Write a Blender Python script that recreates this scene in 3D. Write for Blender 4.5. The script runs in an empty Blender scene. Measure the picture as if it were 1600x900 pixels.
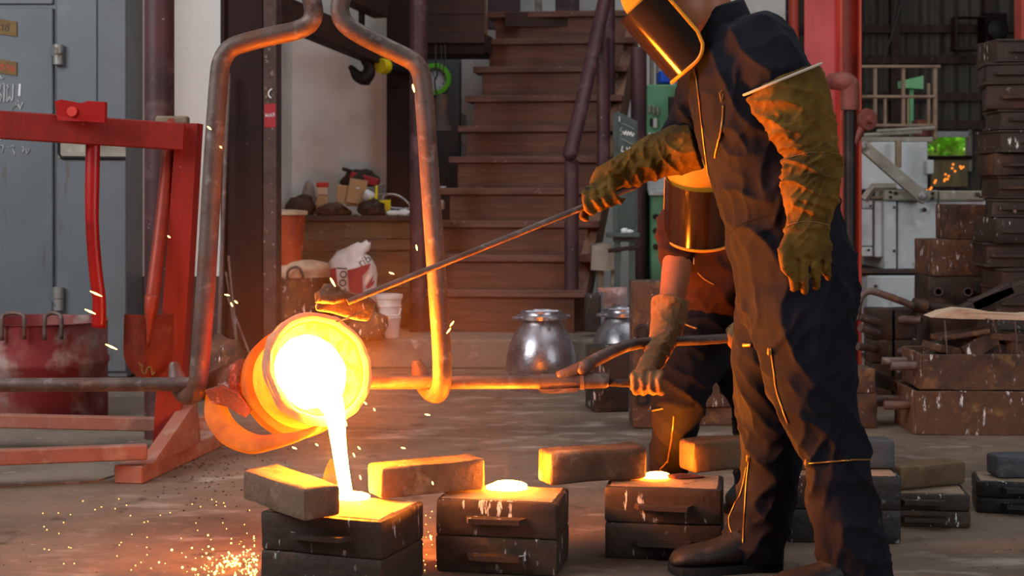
import bpy, bmesh, math, random
import numpy as np
from mathutils import Vector, Matrix, noise
random.seed(7)
R = math.radians
scene = bpy.context.scene
COL = scene.collection

# ---------------------------------------------------------------- camera
F = 2400.0; CX = 800.0; HY = 300.0; CH = 0.975       # focal length in pixels, horizon row, lens height
cam_d = bpy.data.cameras.new('camera'); cam = bpy.data.objects.new('camera', cam_d); COL.objects.link(cam)
cam.location = (0, 0, CH); cam.rotation_euler = (R(90), 0, 0)
cam_d.sensor_width = 36.0; cam_d.lens = 36.0 * F / 1600.0
cam_d.shift_y = -(450.0 - HY) / 1600.0
cam_d.clip_end = 200
cam_d.dof.use_dof = True; cam_d.dof.focus_distance = 4.0; cam_d.dof.aperture_fstop = 7.0
scene.camera = cam

# ---------------------------------------------------------------- world, light, exposure
world = bpy.data.worlds.new('overcast_sky'); scene.world = world; world.use_nodes = True
bg = world.node_tree.nodes['Background']; bg.inputs[0].default_value = (0.80, 0.88, 1.0, 1); bg.inputs[1].default_value = 0.07
def area(name, loc, target, sx, sy, watts, col):
    l = bpy.data.lights.new(name, 'AREA'); l.shape = 'RECTANGLE'; l.size = sx; l.size_y = sy; l.energy = watts; l.color = col
    o = bpy.data.objects.new(name, l); COL.objects.link(o); o.location = loc
    o.rotation_euler = (Vector(target) - Vector(loc)).to_track_quat('-Z', 'Y').to_euler(); return o
area('roof_fill', (1.5, 6.5, 6.5), (0.5, 7.5, 0), 6.0, 6.0, 190, (0.95, 0.97, 1.0))  # added overhead area lamp, stands in for unseen roof glazing
area('bay_fill', (6.0, -3.0, 3.2), (0.0, 8.0, 0.8), 5.0, 4.0, 270, (0.92, 0.96, 1.0))  # fill lamp behind the camera in place of an unseen bay opening
area('side_fill', (-5.0, 2.5, 4.0), (-1.2, 9.0, 1.2), 3.5, 3.0, 360, (0.96, 0.98, 1.0))  # added to brighten the left wall, stands in for an unseen window
area('yard_daylight', (6.0, 20.5, 5.0), (5.0, 19.4, 1.0), 4.0, 2.0, 1500, (1.0, 1.0, 0.92))
scene.view_settings.view_transform = 'Standard'; scene.view_settings.look = 'None'
scene.view_settings.exposure = 0.0; scene.view_settings.gamma = 1.0; scene.view_settings.use_curve_mapping = False
scene.cycles.use_denoising = True
scene.cycles.max_bounces = 6

# ---------------------------------------------------------------- pixels to places
def K(px, py, Y): return Vector(((px - CX) * Y / F, Y, CH - (py - HY) * Y / F))
def G(px, py):
    Y = F * CH / (py - HY); return Vector(((px - CX) * Y / F, Y, 0))
def pm(px, Y): return px * Y / F          # a length in pixels at distance Y, in metres

# ---------------------------------------------------------------- materials
def _noise(nt, vec, scale, w, detail=4.0, rough=0.6):
    n = nt.nodes.new('ShaderNodeTexNoise'); n.noise_dimensions = '4D'
    n.inputs['Scale'].default_value = scale; n.inputs['Detail'].default_value = detail; n.inputs['Roughness'].default_value = rough
    nt.links.new(vec, n.inputs['Vector']); nt.links.new(w, n.inputs['W']); return n.outputs['Fac']
def _ramp(nt, fac, lo, hi):
    m = nt.nodes.new('ShaderNodeMapRange'); m.inputs['From Min'].default_value = lo; m.inputs['From Max'].default_value = hi
    nt.links.new(fac, m.inputs['Value']); return m.outputs['Result']
def mat(name, base, rough=0.7, metal=0.0, layers=(), bump=None, emit=None, strength=0.0, spec=0.4, sheen=0.0, alpha=None, rvar=0.0):
    """layers: (colour, scale, lo, hi, (sx,sy,sz)[, maskscale, mlo, mhi]) noise patches laid over the base colour."""
    m = bpy.data.materials.new(name); m.use_nodes = True; nt = m.node_tree; b = nt.nodes['Principled BSDF']
    tc = nt.nodes.new('ShaderNodeTexCoord'); oi = nt.nodes.new('ShaderNodeObjectInfo')
    wm = nt.nodes.new('ShaderNodeMath'); wm.operation = 'MULTIPLY'; wm.inputs[1].default_value = 57.0
    nt.links.new(oi.outputs['Random'], wm.inputs[0]); W = wm.outputs[0]; OB = tc.outputs['Object']
    def vec(st):
        if st in (None, (1, 1, 1)): return OB
        mp = nt.nodes.new('ShaderNodeMapping'); mp.inputs['Scale'].default_value = st; nt.links.new(OB, mp.inputs['Vector']); return mp.outputs[0]
    b.inputs['Base Color'].default_value = (*base, 1); b.inputs['Roughness'].default_value = rough; b.inputs['Metallic'].default_value = metal
    b.inputs['Specular IOR Level'].default_value = spec
    if sheen: b.inputs['Sheen Weight'].default_value = sheen
    col = None
    for L in layers:
        c, sc, lo, hi = L[:4]; st = L[4] if len(L) > 4 else None
        fac = _ramp(nt, _noise(nt, vec(st), sc, W), lo, hi)
        if len(L) > 5:
            f2 = _ramp(nt, _noise(nt, OB, L[5], W, 2.0), L[6], L[7])
            mu = nt.nodes.new('ShaderNodeMath'); mu.operation = 'MULTIPLY'; nt.links.new(fac, mu.inputs[0]); nt.links.new(f2, mu.inputs[1]); fac = mu.outputs[0]
        mx = nt.nodes.new('ShaderNodeMix'); mx.data_type = 'RGBA'
        nt.links.new(fac, mx.inputs[0])
        if col is None: mx.inputs[6].default_value = (*base, 1)
        else: nt.links.new(col, mx.inputs[6])
        mx.inputs[7].default_value = (*c, 1); col = mx.outputs[2]
    if col is not None: nt.links.new(col, b.inputs['Base Color'])
    if rvar:
        f = _noise(nt, OB, 14, W); r = nt.nodes.new('ShaderNodeMapRange'); r.inputs['To Min'].default_value = rough - rvar; r.inputs['To Max'].default_value = rough + rvar
        r.inputs['From Min'].default_value = .3; r.inputs['From Max'].default_value = .7
        nt.links.new(f, r.inputs['Value']); nt.links.new(r.outputs[0], b.inputs['Roughness'])
    if bump:
        sc, stg = bump[0], bump[1]; st = bump[2] if len(bump) > 2 else None
        bn = nt.nodes.new('ShaderNodeBump'); bn.inputs['Strength'].default_value = stg; bn.inputs['Distance'].default_value = 0.01
        nt.links.new(_noise(nt, vec(st), sc, W, 6.0), bn.inputs['Height']); nt.links.new(bn.outputs[0], b.inputs['Normal'])
    if emit is not None:
        b.inputs['Emission Color'].default_value = (*emit, 1); b.inputs['Emission Strength'].default_value = strength
    if alpha is not None: b.inputs['Alpha'].default_value = alpha
    return m
def S(r, g, b):    # sRGB 0..255 to linear
    f = lambda c: ((c / 255 + 0.055) / 1.055) ** 2.4 if c > 10 else c / 255 / 12.92
    return (f(r), f(g), f(b))
M = {}
DRIP = ((0.75, 0.74, 0.72), 26, 0.60, 0.64, (2.2, 2.2, 0.55), 7, 0.50, 0.58)
M['floor'] = mat('concrete_floor', S(118, 100, 84), .75, 0, [(S(86, 71, 59), 1.2, .45, .65), (S(160, 148, 136), 3.5, .55, .72, (1, 2.2, 1)), (S(72, 60, 50), 9, .58, .72), (S(190, 182, 172), 30, .66, .72, (1, 3, 1))], (40, .35), spec=.3, rvar=.15)
M['slab'] = mat('old_concrete', S(122, 108, 94), .85, 0, [(S(84, 72, 62), 3, .45, .7), (S(165, 155, 145), 12, .6, .75)], (30, .5))
M['white_wall'] = mat('whitewashed_plaster', S(222, 219, 213), .9, 0, [(S(188, 180, 168), 2.2, .5, .8), (S(130, 118, 105), 26, .70, .76), (S(236, 234, 230), 5, .55, .8)], (18, .25))
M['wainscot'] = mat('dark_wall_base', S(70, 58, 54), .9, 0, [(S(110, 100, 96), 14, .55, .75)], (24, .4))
M['grey_steel'] = mat('grey_painted_steel', S(92, 98, 103), .5, 0, [(S(80, 84, 88), 1.6, .45, .7), (S(74, 65, 57), 7, .62, .76, (2.5, 2.5, .4)), (S(104, 109, 113), 5, .6, .8)], (60, .06))
M['dark_gap'] = mat('dark_seam', S(30, 26, 24), .9)
M['steel_hinge'] = mat('grey_hinge_steel', S(138, 136, 132), .45, .4, [(S(90, 76, 66), 20, .58, .7)])
M['brass'] = mat('brass_plate', S(104, 76, 24), .55, .2, [(S(76, 54, 18), 12, .45, .7)])
M['ink_red'] = mat('red_lettering', S(190, 50, 34), .6)
M['ink_dark'] = mat('dark_lettering', S(40, 30, 24), .6)
M['chalk'] = mat('white_chalk', S(215, 216, 216), .95)
M['sticker_red'] = mat('red_sticker', S(150, 24, 34), .5)
M['pole_purple'] = mat('maroon_painted_steel', S(72, 40, 44), .55, 0, [(S(52, 31, 33), 4, .45, .7), (S(150, 132, 128), 34, .67, .71), (S(106, 76, 78), 9, .55, .75)], (40, .1))
M['col_dark'] = mat('dark_brown_painted_steel', S(40, 23, 20), .75, 0, [(S(28, 16, 14), 3, .45, .7), (S(84, 66, 58), 30, .68, .74)], (30, .12), spec=.2)
M['col_edge'] = mat('lighter_brown_flange', S(74, 54, 47), .7, 0, [(S(46, 30, 27), 9, .45, .7), (S(140, 124, 116), 30, .62, .7)], (30, .2))  # lighter brown than the web, with dark patches and pale flecks
M['red_paint'] = mat('red_painted_wood', S(130, 22, 11), .55, 0, [(S(104, 17, 9), 5, .45, .7, (3, 3, 1)), (S(205, 160, 150), 40, .70, .73)], (30, .1))
M['red_dull'] = mat('dusty_red_wood', S(142, 92, 76), .85, 0, [(S(112, 64, 50), 6, .45, .7), (S(164, 136, 120), 12, .5, .72)], (40, .3))
M['axe_red'] = mat('red_lacquer', S(146, 18, 11), .32, 0, [(S(104, 12, 8), 9, .5, .75), (S(190, 120, 100), 30, .7, .75)])
M['shovel_red'] = mat('worn_red_shovel', S(140, 46, 24), .5, .2, [(S(104, 34, 20), 6, .45, .7), (S(150, 80, 50), 14, .6, .75)], (30, .2))
M['drum_red'] = mat('dusty_red_drum', S(116, 32, 32), .7, 0, [(S(140, 84, 78), 4, .44, .62), (S(150, 132, 124), 5, .55, .68), (S(84, 22, 22), 3, .55, .7)], (24, .3))
M['rust_pipe'] = mat('scaled_steel_pipe', S(104, 86, 80), .55, .35, [(S(74, 56, 50), 10, .45, .7), (S(140, 124, 118), 22, .56, .72), (S(110, 64, 36), 6, .55, .75)], (60, .25))
M['rust_dark'] = mat('dark_rusted_iron', S(62, 48, 42), .65, .25, [(S(96, 64, 40), 7, .52, .7), (S(40, 30, 27), 4, .5, .7), (S(120, 104, 94), 24, .63, .72)], (45, .45))
M['flask'] = mat('dark_iron_flask', S(62, 50, 43), .6, .2, [(S(104, 76, 44), 8, .54, .7), (S(38, 31, 28), 4, .48, .66), DRIP], (50, .4))
M['flask_black'] = mat('blackened_iron_flask', S(40, 36, 34), .5, .2, [(S(78, 68, 60), 8, .54, .7), DRIP], (50, .4))
M['flask_rust'] = mat('rust_brown_flask', S(92, 64, 46), .75, .1, [(S(58, 42, 36), 6, .45, .65), (S(126, 92, 58), 15, .55, .7), (S(150, 138, 130), 28, .64, .70), DRIP], (60, .6))
M['sand'] = mat('baked_moulding_sand', S(150, 128, 106), .95, 0, [(S(116, 94, 76), 9, .45, .7), (S(84, 62, 46), 26, .58, .7)], (90, .4))
M['brick'] = mat('refractory_weight', S(112, 92, 74), .85, 0, [(S(84, 64, 50), 9, .45, .66), (S(150, 132, 112), 14, .56, .72), (S(190, 182, 176), 11, .63, .72)], (60, .6))
M['brick_tan'] = mat('tan_cast_iron_weight', S(108, 84, 60), .75, .1, [(S(80, 60, 44), 9, .45, .66), (S(134, 108, 76), 14, .56, .72)], (60, .35))
M['brick_grey'] = mat('grey_iron_weight', S(78, 80, 84), .6, .3, [(S(56, 58, 62), 9, .45, .66), (S(110, 110, 112), 18, .58, .72)], (60, .4))
M['clay'] = mat('scorched_ladle_clay', S(122, 74, 56), .9, 0, [(S(90, 50, 38), 12, .45, .66), (S(190, 150, 136), 24, .58, .7)], (60, .8))
M['stairwood'] = mat('dark_stained_plank', S(98, 56, 35), .5, 0, [(S(74, 40, 25), 6, .42, .66, (.35, 3, 6)), (S(112, 66, 46), 9, .55, .75, (.3, 3, 7))], (14, .15, (.3, 3, 8)))
M['stairwood_edge'] = mat('worn_stair_edge', S(104, 66, 52), .6, 0, [(S(76, 44, 34), 6, .42, .66, (.35, 3, 6)), (S(150, 122, 106), 26, .6, .75)], (20, .2))
M['stringer'] = mat('weathered_stringer', S(122, 88, 70), .7, 0, [(S(92, 60, 46), 7, .42, .66, (3, 3, .5))], (20, .2))
M['beamwood'] = mat('dark_mezzanine_board', S(58, 32, 24), .7, 0, [(S(44, 24, 18), 5, .42, .66, (.4, 3, 5))], (16, .2))
M['bench'] = mat('dusty_bench_board', S(104, 84, 60), .8, 0, [(S(78, 60, 42), 5, .42, .66, (.4, 3, 4)), (S(136, 118, 92), 18, .58, .75)], (30, .3))
M['alu'] = mat('cast_aluminium', S(172, 170, 176), .32, .85, [(S(120, 114, 116), 6, .45, .7), (S(210, 210, 214), 14, .58, .75)], (26, .18), rvar=.12)
M['black_steel'] = mat('black_steel', S(34, 30, 28), .5, .3, [(S(60, 52, 46), 10, .5, .7)], (40, .2))
M['green_m'] = mat('machine_green_paint', S(96, 150, 112), .45, 0, [(S(76, 124, 92), 3, .45, .7), (S(70, 60, 52), 16, .68, .75)])
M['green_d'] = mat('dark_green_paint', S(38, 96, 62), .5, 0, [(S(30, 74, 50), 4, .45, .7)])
M['board_green'] = mat('chalkboard_green', S(58, 74, 68), .6, 0, [(S(80, 96, 90), 5, .5, .75)])
M['frame_green'] = mat('grey_green_frame', S(70, 84, 78), .6, 0, [(S(54, 62, 58), 9, .5, .7)])
M['white_plastic'] = mat('dusty_white_plastic', S(206, 196, 190), .5, 0, [(S(160, 148, 140), 8, .5, .75)])
M['red_bagprint'] = mat('maroon_bag_print', S(140, 32, 40), .6, 0, [(S(110, 24, 32), 8, .5, .7)])
M['orange_bucket'] = mat('orange_plastic_bucket', S(180, 74, 36), .5, 0, [(S(206, 150, 120), 12, .58, .72), (S(140, 54, 26), 5, .5, .7)])
M['yellow'] = mat('yellow_plastic', S(222, 206, 24), .4)
M['cardboard'] = mat('brown_cardboard', S(172, 138, 98), .8, 0, [(S(146, 112, 78), 8, .5, .7)])
M['cloth_dark'] = mat('dark_rag_cloth', S(46, 40, 36), .95, 0, [(S(72, 62, 54), 12, .5, .7)], (60, .4))
M['cloth_grey'] = mat('grey_cloth', S(150, 142, 136), .95, 0, [(S(110, 102, 96), 12, .5, .7)], (60, .4))
M['sack'] = mat('pale_cement_sack', S(196, 168, 140), .9, 0, [(S(160, 128, 100), 8, .5, .7)], (30, .5))
M['red_steel'] = mat('red_painted_column', S(188, 70, 72), .45, 0, [(S(160, 46, 44), 2.5, .45, .7), (S(90, 40, 38), 34, .68, .73)], (40, .08))
M['red_orange'] = mat('orange_red_column', S(178, 66, 46), .5, 0, [(S(150, 50, 36), 2.5, .45, .7)], (40, .08))
M['rust_red'] = mat('rusty_red_fitting', S(130, 72, 62), .6, .2, [(S(92, 52, 44), 9, .48, .7), (S(150, 110, 98), 20, .58, .72)], (40, .3))
M['furnace'] = mat('aluminium_painted_furnace', S(176, 178, 178), .5, .15, [(S(140, 140, 138), 3, .48, .7), (S(112, 100, 88), 10, .62, .75), (S(196, 198, 198), 8, .56, .7)], (40, .1))
M['girder'] = mat('dusty_cream_girder', S(146, 138, 124), .6, 0, [(S(112, 102, 90), 6, .48, .7), (S(178, 172, 160), 18, .58, .72)], (40, .15))
M['shed'] = mat('weathered_roof_sheet', S(84, 78, 70), .6, .2, [(S(66, 60, 54), 1.5, .45, .7, (3, 3, .4)), (S(104, 98, 88), 4, .56, .75, (4, 4, .3))])
M['rail_wood'] = mat('dusty_brown_rail', S(138, 116, 94), .7, 0, [(S(106, 84, 66), 8, .48, .7)])
M['lamp_green'] = mat('green_enamel_lamp', S(110, 176, 120), .45)
M['lime'] = mat('lime_plastic', S(112, 205, 52), .4)
M['leaf'] = mat('leaf_green', S(120, 180, 50), .6, 0, [(S(196, 226, 130), 6, .5, .7)])
M['blue'] = mat('blue_plastic', S(18, 74, 190), .4)
M['tan_panel'] = mat('tan_timber_panel', S(150, 132, 96), .8, 0, [(S(120, 102, 72), 5, .45, .7, (3, 3, .4))])  # yellowish tan boards with darker upright streaks
M['coverall'] = mat('navy_cotton_coverall', S(13, 13, 26), .85, 0, [(S(9, 9, 18), 7, .42, .68), (S(18, 18, 33), 16, .56, .75)], (26, .4, (1, 1, .5)), spec=.25)
M['shirt'] = mat('brown_cotton_shirt', S(66, 40, 34), .9, 0, [(S(50, 29, 26), 7, .42, .68)], (26, .4, (1, 1, .5)), spec=.2)
M['trousers'] = mat('dark_navy_trousers', S(24, 20, 27), .88, 0, [(S(17, 14, 20), 7, .42, .68)], (26, .4, (1, 1, .5)), spec=.2)
M['leather'] = mat('yellow_brown_suede', S(108, 78, 26), .85, 0, [(S(72, 52, 20), 7, .44, .64), (S(132, 96, 36), 12, .55, .72), (S(44, 33, 16), 15, .58, .72)], (26, .6, (1, 1, 1.6)), spec=.2)
M['leather_tan'] = mat('tan_suede_glove', S(150, 112, 76), .85, 0, [(S(116, 82, 54), 9, .45, .66), (S(90, 62, 42), 20, .58, .7)], (80, .4), spec=.2)
M['piping'] = mat('pale_glove_binding', S(196, 180, 160), .8)
M['skin'] = mat('warm_skin', S(172, 106, 72), .5, 0, [(S(150, 88, 58), 12, .48, .7)], (90, .08))
M['hair'] = mat('black_hair', S(22, 18, 18), .5, 0, (), (160, .6))
M['boot'] = mat('black_work_boot', S(28, 24, 23), .6, 0, [(S(66, 56, 50), 14, .54, .7)], (50, .3))
M['sole'] = mat('boot_sole_rubber', S(24, 22, 22), .8)
M['zip'] = mat('brass_zip', S(190, 140, 70), .35, .8)
M['visor_rim'] = mat('amber_rim', S(235, 150, 30), .35)
M['headgear'] = mat('yellow_headgear_plastic', S(224, 150, 40), .4)
M['visor_dark'] = mat('smoked_visor', (.012, .006, .003), .12, 0, [((.03, .014, .004), 4, .45, .7)], None, spec=.7)
def hot(name, c1, c2, strength, scale=9.0, lo=.35, hi=.65):
    m = mat(name, (.06, .03, .02), .9); nt = m.node_tree; b = nt.nodes['Principled BSDF']
    tc = nt.nodes.new('ShaderNodeTexCoord'); v = nt.nodes.new('ShaderNodeValue')
    f = _ramp(nt, _noise(nt, tc.outputs['Object'], scale, v.outputs[0]), lo, hi)
    mx = nt.nodes.new('ShaderNodeMix'); mx.data_type = 'RGBA'; mx.inputs[6].default_value = (*c1, 1); mx.inputs[7].default_value = (*c2, 1)
    nt.links.new(f, mx.inputs[0]); nt.links.new(mx.outputs[2], b.inputs['Emission Color']); b.inputs['Emission Strength'].default_value = strength
    return m
M['melt'] = hot('molten_bronze', (1.0, .21, .009), (1.0, .25, .012), 700.0)
M['melt_lining'] = hot('yellow_hot_lining', (1.0, .26, .012), (1.0, .62, .12), 1.9, 38, .42, .60)
M['hot_shell'] = hot('glowing_ladle_shell', (1.0, .026, .0005), (1.0, .062, .0011), 14.0, 6)
M['glow_steel'] = hot('glow_painted_steel', (.50, .065, .001), (.95, .17, .003), 0.9, 9); M['glow_steel'].node_tree.nodes['Principled BSDF'].inputs['Base Color'].default_value = (.07, .035, .02, 1)  # emission paints the melt's orange light onto the yoke and ring
M['hot_clay'] = hot('glowing_clay_rim', (.30, .085, .035), (.60, .20, .07), 0.7, 26); M['hot_clay'].node_tree.nodes['Principled BSDF'].inputs['Base Color'].default_value = (.32, .18, .13, 1)
M['spark'] = hot('burning_spark', (1.0, .38, .05), (1.0, .5, .1), 14.0)
M['ember'] = hot('red_ember', (1.0, .22, .02), (1.0, .28, .03), 1.5)

# ---------------------------------------------------------------- mesh helpers
def obj(name, bm, m, parent=None, smooth=False, autosm=None):
    """link a bmesh (world coordinates, or the parent's own frame if it sits at a copyable proto) as ONE object"""
    me = bpy.data.meshes.new(name)
    if isinstance(bm, bmesh.types.BMesh):
        bm.normal_update()
        if parent is not None: bmesh.ops.transform(bm, matrix=parent_matrix(parent).inverted(), verts=bm.verts)
        bm.to_mesh(me); bm.free()
    else:
        bpy.data.meshes.remove(me); me = bm
        if parent is not None: me.transform(parent_matrix(parent).inverted())
    for mm in (m if isinstance(m, (list, tuple)) else [m]): me.materials.append(M[mm])
    if smooth:
        me.polygons.foreach_set('use_smooth', [True] * len(me.polygons))
        if autosm is not None: me.set_sharp_from_angle(angle=R(autosm))
    o = bpy.data.objects.new(name, me); COL.objects.link(o)
    if parent is not None: o.parent = parent
    return o
def parent_matrix(p):
    m = Matrix.Identity(4)
    while p is not None:
        m = Matrix.LocRotScale(p.location, p.rotation_euler, p.scale) @ m; p = p.parent
    return m
def rebase(o, at=None):
    """move a single-mesh thing's origin to its base without moving it"""
    vs = [v.co for v in o.data.vertices]
    if at is None:
        at = Vector(((min(v.x for v in vs) + max(v.x for v in vs)) / 2, (min(v.y for v in vs) + max(v.y for v in vs)) / 2, min(v.z for v in vs)))
    o.data.transform(Matrix.Translation(-at)); o.location = at; return o
def tag(o, label, cat=None, group=None, kind=None):
    o['label'] = label
    if cat: o['category'] = cat
    if group: o['group'] = group
    if kind: o['kind'] = kind
    return o
def single(name, bm, m, label, cat, group=None, smooth=False, kind=None, autosm=None):
    return tag(rebase(obj(name, bm, m, None, smooth, autosm)), label, cat, group, kind)
def struct(name, bm, m, label=None, smooth=False):
    o = obj(name, bm, m, None, smooth); o['kind'] = 'structure'
    if label: o['label'] = label
    return o
def thing(name, label, cat, loc=(0, 0, 0), rotz=0.0, group=None):
    o = bpy.data.objects.new(name, None); COL.objects.link(o); o.empty_display_size = .05
    o.location = loc; o.rotation_euler = (0, 0, rotz); return tag(o, label, cat, group)
def copy_tree(o, parent=None):
    c = o.copy(); COL.objects.link(c); c.parent = parent
    for ch in list(o.children): copy_tree(ch, c)
    return c
def frame(loc, rz=0.0, rx=0.0, ry=0.0):
    return Matrix.Translation(Vector(loc)) @ Matrix.Rotation(rz, 4, 'Z') @ Matrix.Rotation(ry, 4, 'Y') @ Matrix.Rotation(rx, 4, 'X')
def box(bm, c, s, rot=None, bev=0.0, seg=1):
    """box with centre c and full size s; rot is a 3x3/4x4 rotation"""
    r = bmesh.ops.create_cube(bm, size=1.0); vs = r['verts']
    bmesh.ops.scale(bm, vec=Vector(s), verts=vs)
    if bev:
        es = list({e for v in vs for e in v.link_edges})
        rb = bmesh.ops.bevel(bm, geom=es, offset=bev, segments=seg, affect='EDGES', profile=.5)
        vs = list({v for f in rb['faces'] for v in f.verts} | {v for v in vs if v.is_valid})
    if rot is not None: bmesh.ops.transform(bm, matrix=rot.to_4x4() if len(rot) == 3 else rot, verts=vs)
    bmesh.ops.translate(bm, vec=Vector(c), verts=vs)
    return vs
def B(): return bmesh.new()
def bxm(c, s, rot=None, bev=0.0, seg=1):
    bm = B(); box(bm, c, s, rot, bev, seg); return bm
def rz3(a): return Matrix.Rotation(a, 3, 'Z')
def rough(bm, amp, freq, seed=0.0):
    for v in bm.verts:
        p = v.co * freq + Vector((seed, seed * 1.7, -seed))
        v.co += noise.noise_vector(p) * amp
    return bm
def roughbox(s, bev=.008, cuts=4, amp=.003, freq=14, seed=0.0):
    bm = B(); box(bm, (0, 0, s[2] / 2), s, None, bev, 2)
    bmesh.ops.subdivide_edges(bm, edges=[e for e in bm.edges if e.calc_length() > .025], cuts=cuts, use_grid_fill=True)
    return rough(bm, amp, freq, seed)
def rings_to_mesh(bm, rings, closed_u=True, cap=True, loop=False):
    n = len(rings[0]); vv = [[bm.verts.new(p) for p in r] for r in rings]
    m = len(vv)
    for i in range(m if loop else m - 1):
        a, b = vv[i], vv[(i + 1) % m]
        for j in range(n if closed_u else n - 1):
            k = (j + 1) % n; bm.faces.new((a[j], a[k], b[k], b[j]))
    if cap and not loop:
        bm.faces.new(vv[0][::-1]); bm.faces.new(vv[-1])
    bmesh.ops.recalc_face_normals(bm, faces=bm.faces[:])
    return vv
def tube(bm, pts, r, n=12, smoothn=0, cap=True, loop=False, flat=1.0):
    pts = [Vector(p) for p in pts]
    rs = list(r) if isinstance(r, (list, tuple)) else [r] * len(pts)
    if smoothn: pts, rs = catmull(pts, rs, smoothn, loop)
    rings = []; m = len(pts); up = None
    for i, p in enumerate(pts):
        if loop: t = pts[(i + 1) % m] - pts[i - 1]
        else: t = pts[min(i + 1, m - 1)] - pts[max(i - 1, 0)]
        t.normalize()
        if up is None:
            up = Vector((0, 0, 1)) if abs(t.z) < .9 else Vector((0, 1, 0))
        a = t.cross(up); a.normalize(); b = a.cross(t); b.normalize(); up = b
        rings.append([p + (a * math.cos(2 * math.pi * j / n) + b * flat * math.sin(2 * math.pi * j / n)) * rs[i] for j in range(n)])
    rings_to_mesh(bm, rings, cap=cap, loop=loop); return bm
def catmull(pts, rs, k, loop=False):
    P, Q = [], []; m = len(pts)
    for i in range(m if loop else m - 1):
        if loop: a, b, c, d = pts[i - 1], pts[i], pts[(i + 1) % m], pts[(i + 2) % m]
        else: a, b, c, d = pts[max(i - 1, 0)], pts[i], pts[i + 1], pts[min(i + 2, m - 1)]
        for j in range(k):
            t = j / k
            P.append(.5 * ((2 * b) + (c - a) * t + (2 * a - 5 * b + 4 * c - d) * t * t + (3 * b - a - 3 * c + d) * t ** 3))
            Q.append(rs[i] * (1 - t) + rs[(i + 1) % m] * t)
    if not loop: P.append(pts[-1].copy()); Q.append(rs[-1])
    return P, Q
def tb(pts, r, n=12, smoothn=0, **k): bm = B(); tube(bm, pts, r, n, smoothn, **k); return bm
def lathe(bm, prof, c=(0, 0, 0), n=32, axis=None, cap=True, arc=None):
    """prof: (radius, height) pairs from bottom to top"""
    rings = [[Vector((r * math.cos(2 * math.pi * j / n), r * math.sin(2 * math.pi * j / n), z)) for j in range(n)] for r, z in prof]
    if axis is not None:
        q = Vector((0, 0, 1)).rotation_difference(Vector(axis).normalized())
        rings = [[q @ p for p in r] for r in rings]
    rings = [[p + Vector(c) for p in r] for r in rings]
    rings_to_mesh(bm, rings, cap=cap); return bm
def lt(prof, c=(0, 0, 0), n=32, axis=None, cap=True): bm = B(); lathe(bm, prof, c, n, axis, cap); return bm
def prism(bm, poly, d, origin=(0, 0, 0), u=(1, 0, 0), v=(0, 0, 1)):
    """polygon in the u/v plane extruded by vector d"""
    o, u, v, d = Vector(origin), Vector(u), Vector(v), Vector(d)
    a = [bm.verts.new(o + u * x + v * y) for x, y in poly]; b = [bm.verts.new(p.co + d) for p in a]
    bm.faces.new(a[::-1]); bm.faces.new(b); n = len(a)
    for i in range(n): bm.faces.new((a[i], a[(i + 1) % n], b[(i + 1) % n], b[i]))
    bmesh.ops.recalc_face_normals(bm, faces=bm.faces[:]); return bm
def pr(poly, d, origin=(0, 0, 0), u=(1, 0, 0), v=(0, 0, 1)): return prism(B(), poly, d, origin, u, v)
def pxprism(pts, Y, depth):
    """outline in photo pixels standing at distance Y, given real thickness going back"""
    bm = B(); a = [bm.verts.new(K(x, y, Y)) for x, y in pts]; b = [bm.verts.new(p.co + Vector((0, depth, 0))) for p in a]
    bm.faces.new(a); bm.faces.new(b[::-1]); n = len(a)
    for i in range(n): bm.faces.new((a[(i + 1) % n], a[i], b[i], b[(i + 1) % n]))
    bmesh.ops.recalc_face_normals(bm, faces=bm.faces[:]); return bm
def pxbox(x0, y0, x1, y1, Y, depth, bev=.004):
    a = K(x0, y0, Y); b = K(x1, y1, Y)
    return bxm(((a.x + b.x) / 2, Y + depth / 2, (a.z + b.z) / 2), (abs(b.x - a.x), depth, abs(a.z - b.z)), None, bev)
def grow(bm, m, amp, freq, seed=0.0): return rough(bm, amp, freq, seed)
def text_mesh(s, size, mtx, thick=.0006):
    cu = bpy.data.curves.new('lettering', 'FONT'); cu.body = s; cu.size = size; cu.extrude = thick
    cu.align_x = 'CENTER'; cu.align_y = 'CENTER'
    o = bpy.data.objects.new('tmp_text', cu); COL.objects.link(o)
    bpy.context.view_layer.update()
    me = bpy.data.meshes.new_from_object(o.evaluated_get(bpy.context.evaluated_depsgraph_get()))
    bpy.data.objects.remove(o); bpy.data.curves.remove(cu); me.materials.clear(); me.transform(mtx); return me
FACE = Matrix.Rotation(R(90), 4, 'X')       # lettering that faces the camera side (-Y)

# ================================================================ the setting
def grid_plane(x0, x1, y0, y1, z, nx=1, ny=1):
    bm = B(); vv = [[bm.verts.new((x0 + (x1 - x0) * i / nx, y0 + (y1 - y0) * j / ny, z)) for i in range(nx + 1)] for j in range(ny + 1)]
    for j in range(ny):
        for i in range(nx): bm.faces.new((vv[j][i], vv[j][i + 1], vv[j + 1][i + 1], vv[j + 1][i]))
    return bm
def wallbox(x0, x1, y0, y1, z0, z1, bev=0.0): return bxm(((x0 + x1) / 2, (y0 + y1) / 2, (z0 + z1) / 2), (x1 - x0, y1 - y0, z1 - z0), None, bev)
struct('floor', bxm((1, 10, -.05), (22, 22, .1)), 'floor', 'dusty brown concrete workshop floor')
xw = K(345, 0, 8.3).x
struct('wall_left', wallbox(-7, xw, 8.3, 8.5, 0, 4.5), 'white_wall', 'whitewashed plaster wall behind the grey steel doors')
struct('baseboard_left', wallbox(-7, xw, 8.285, 8.3, 0, .52), 'wainscot', 'dark painted band along the foot of the white wall')
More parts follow.
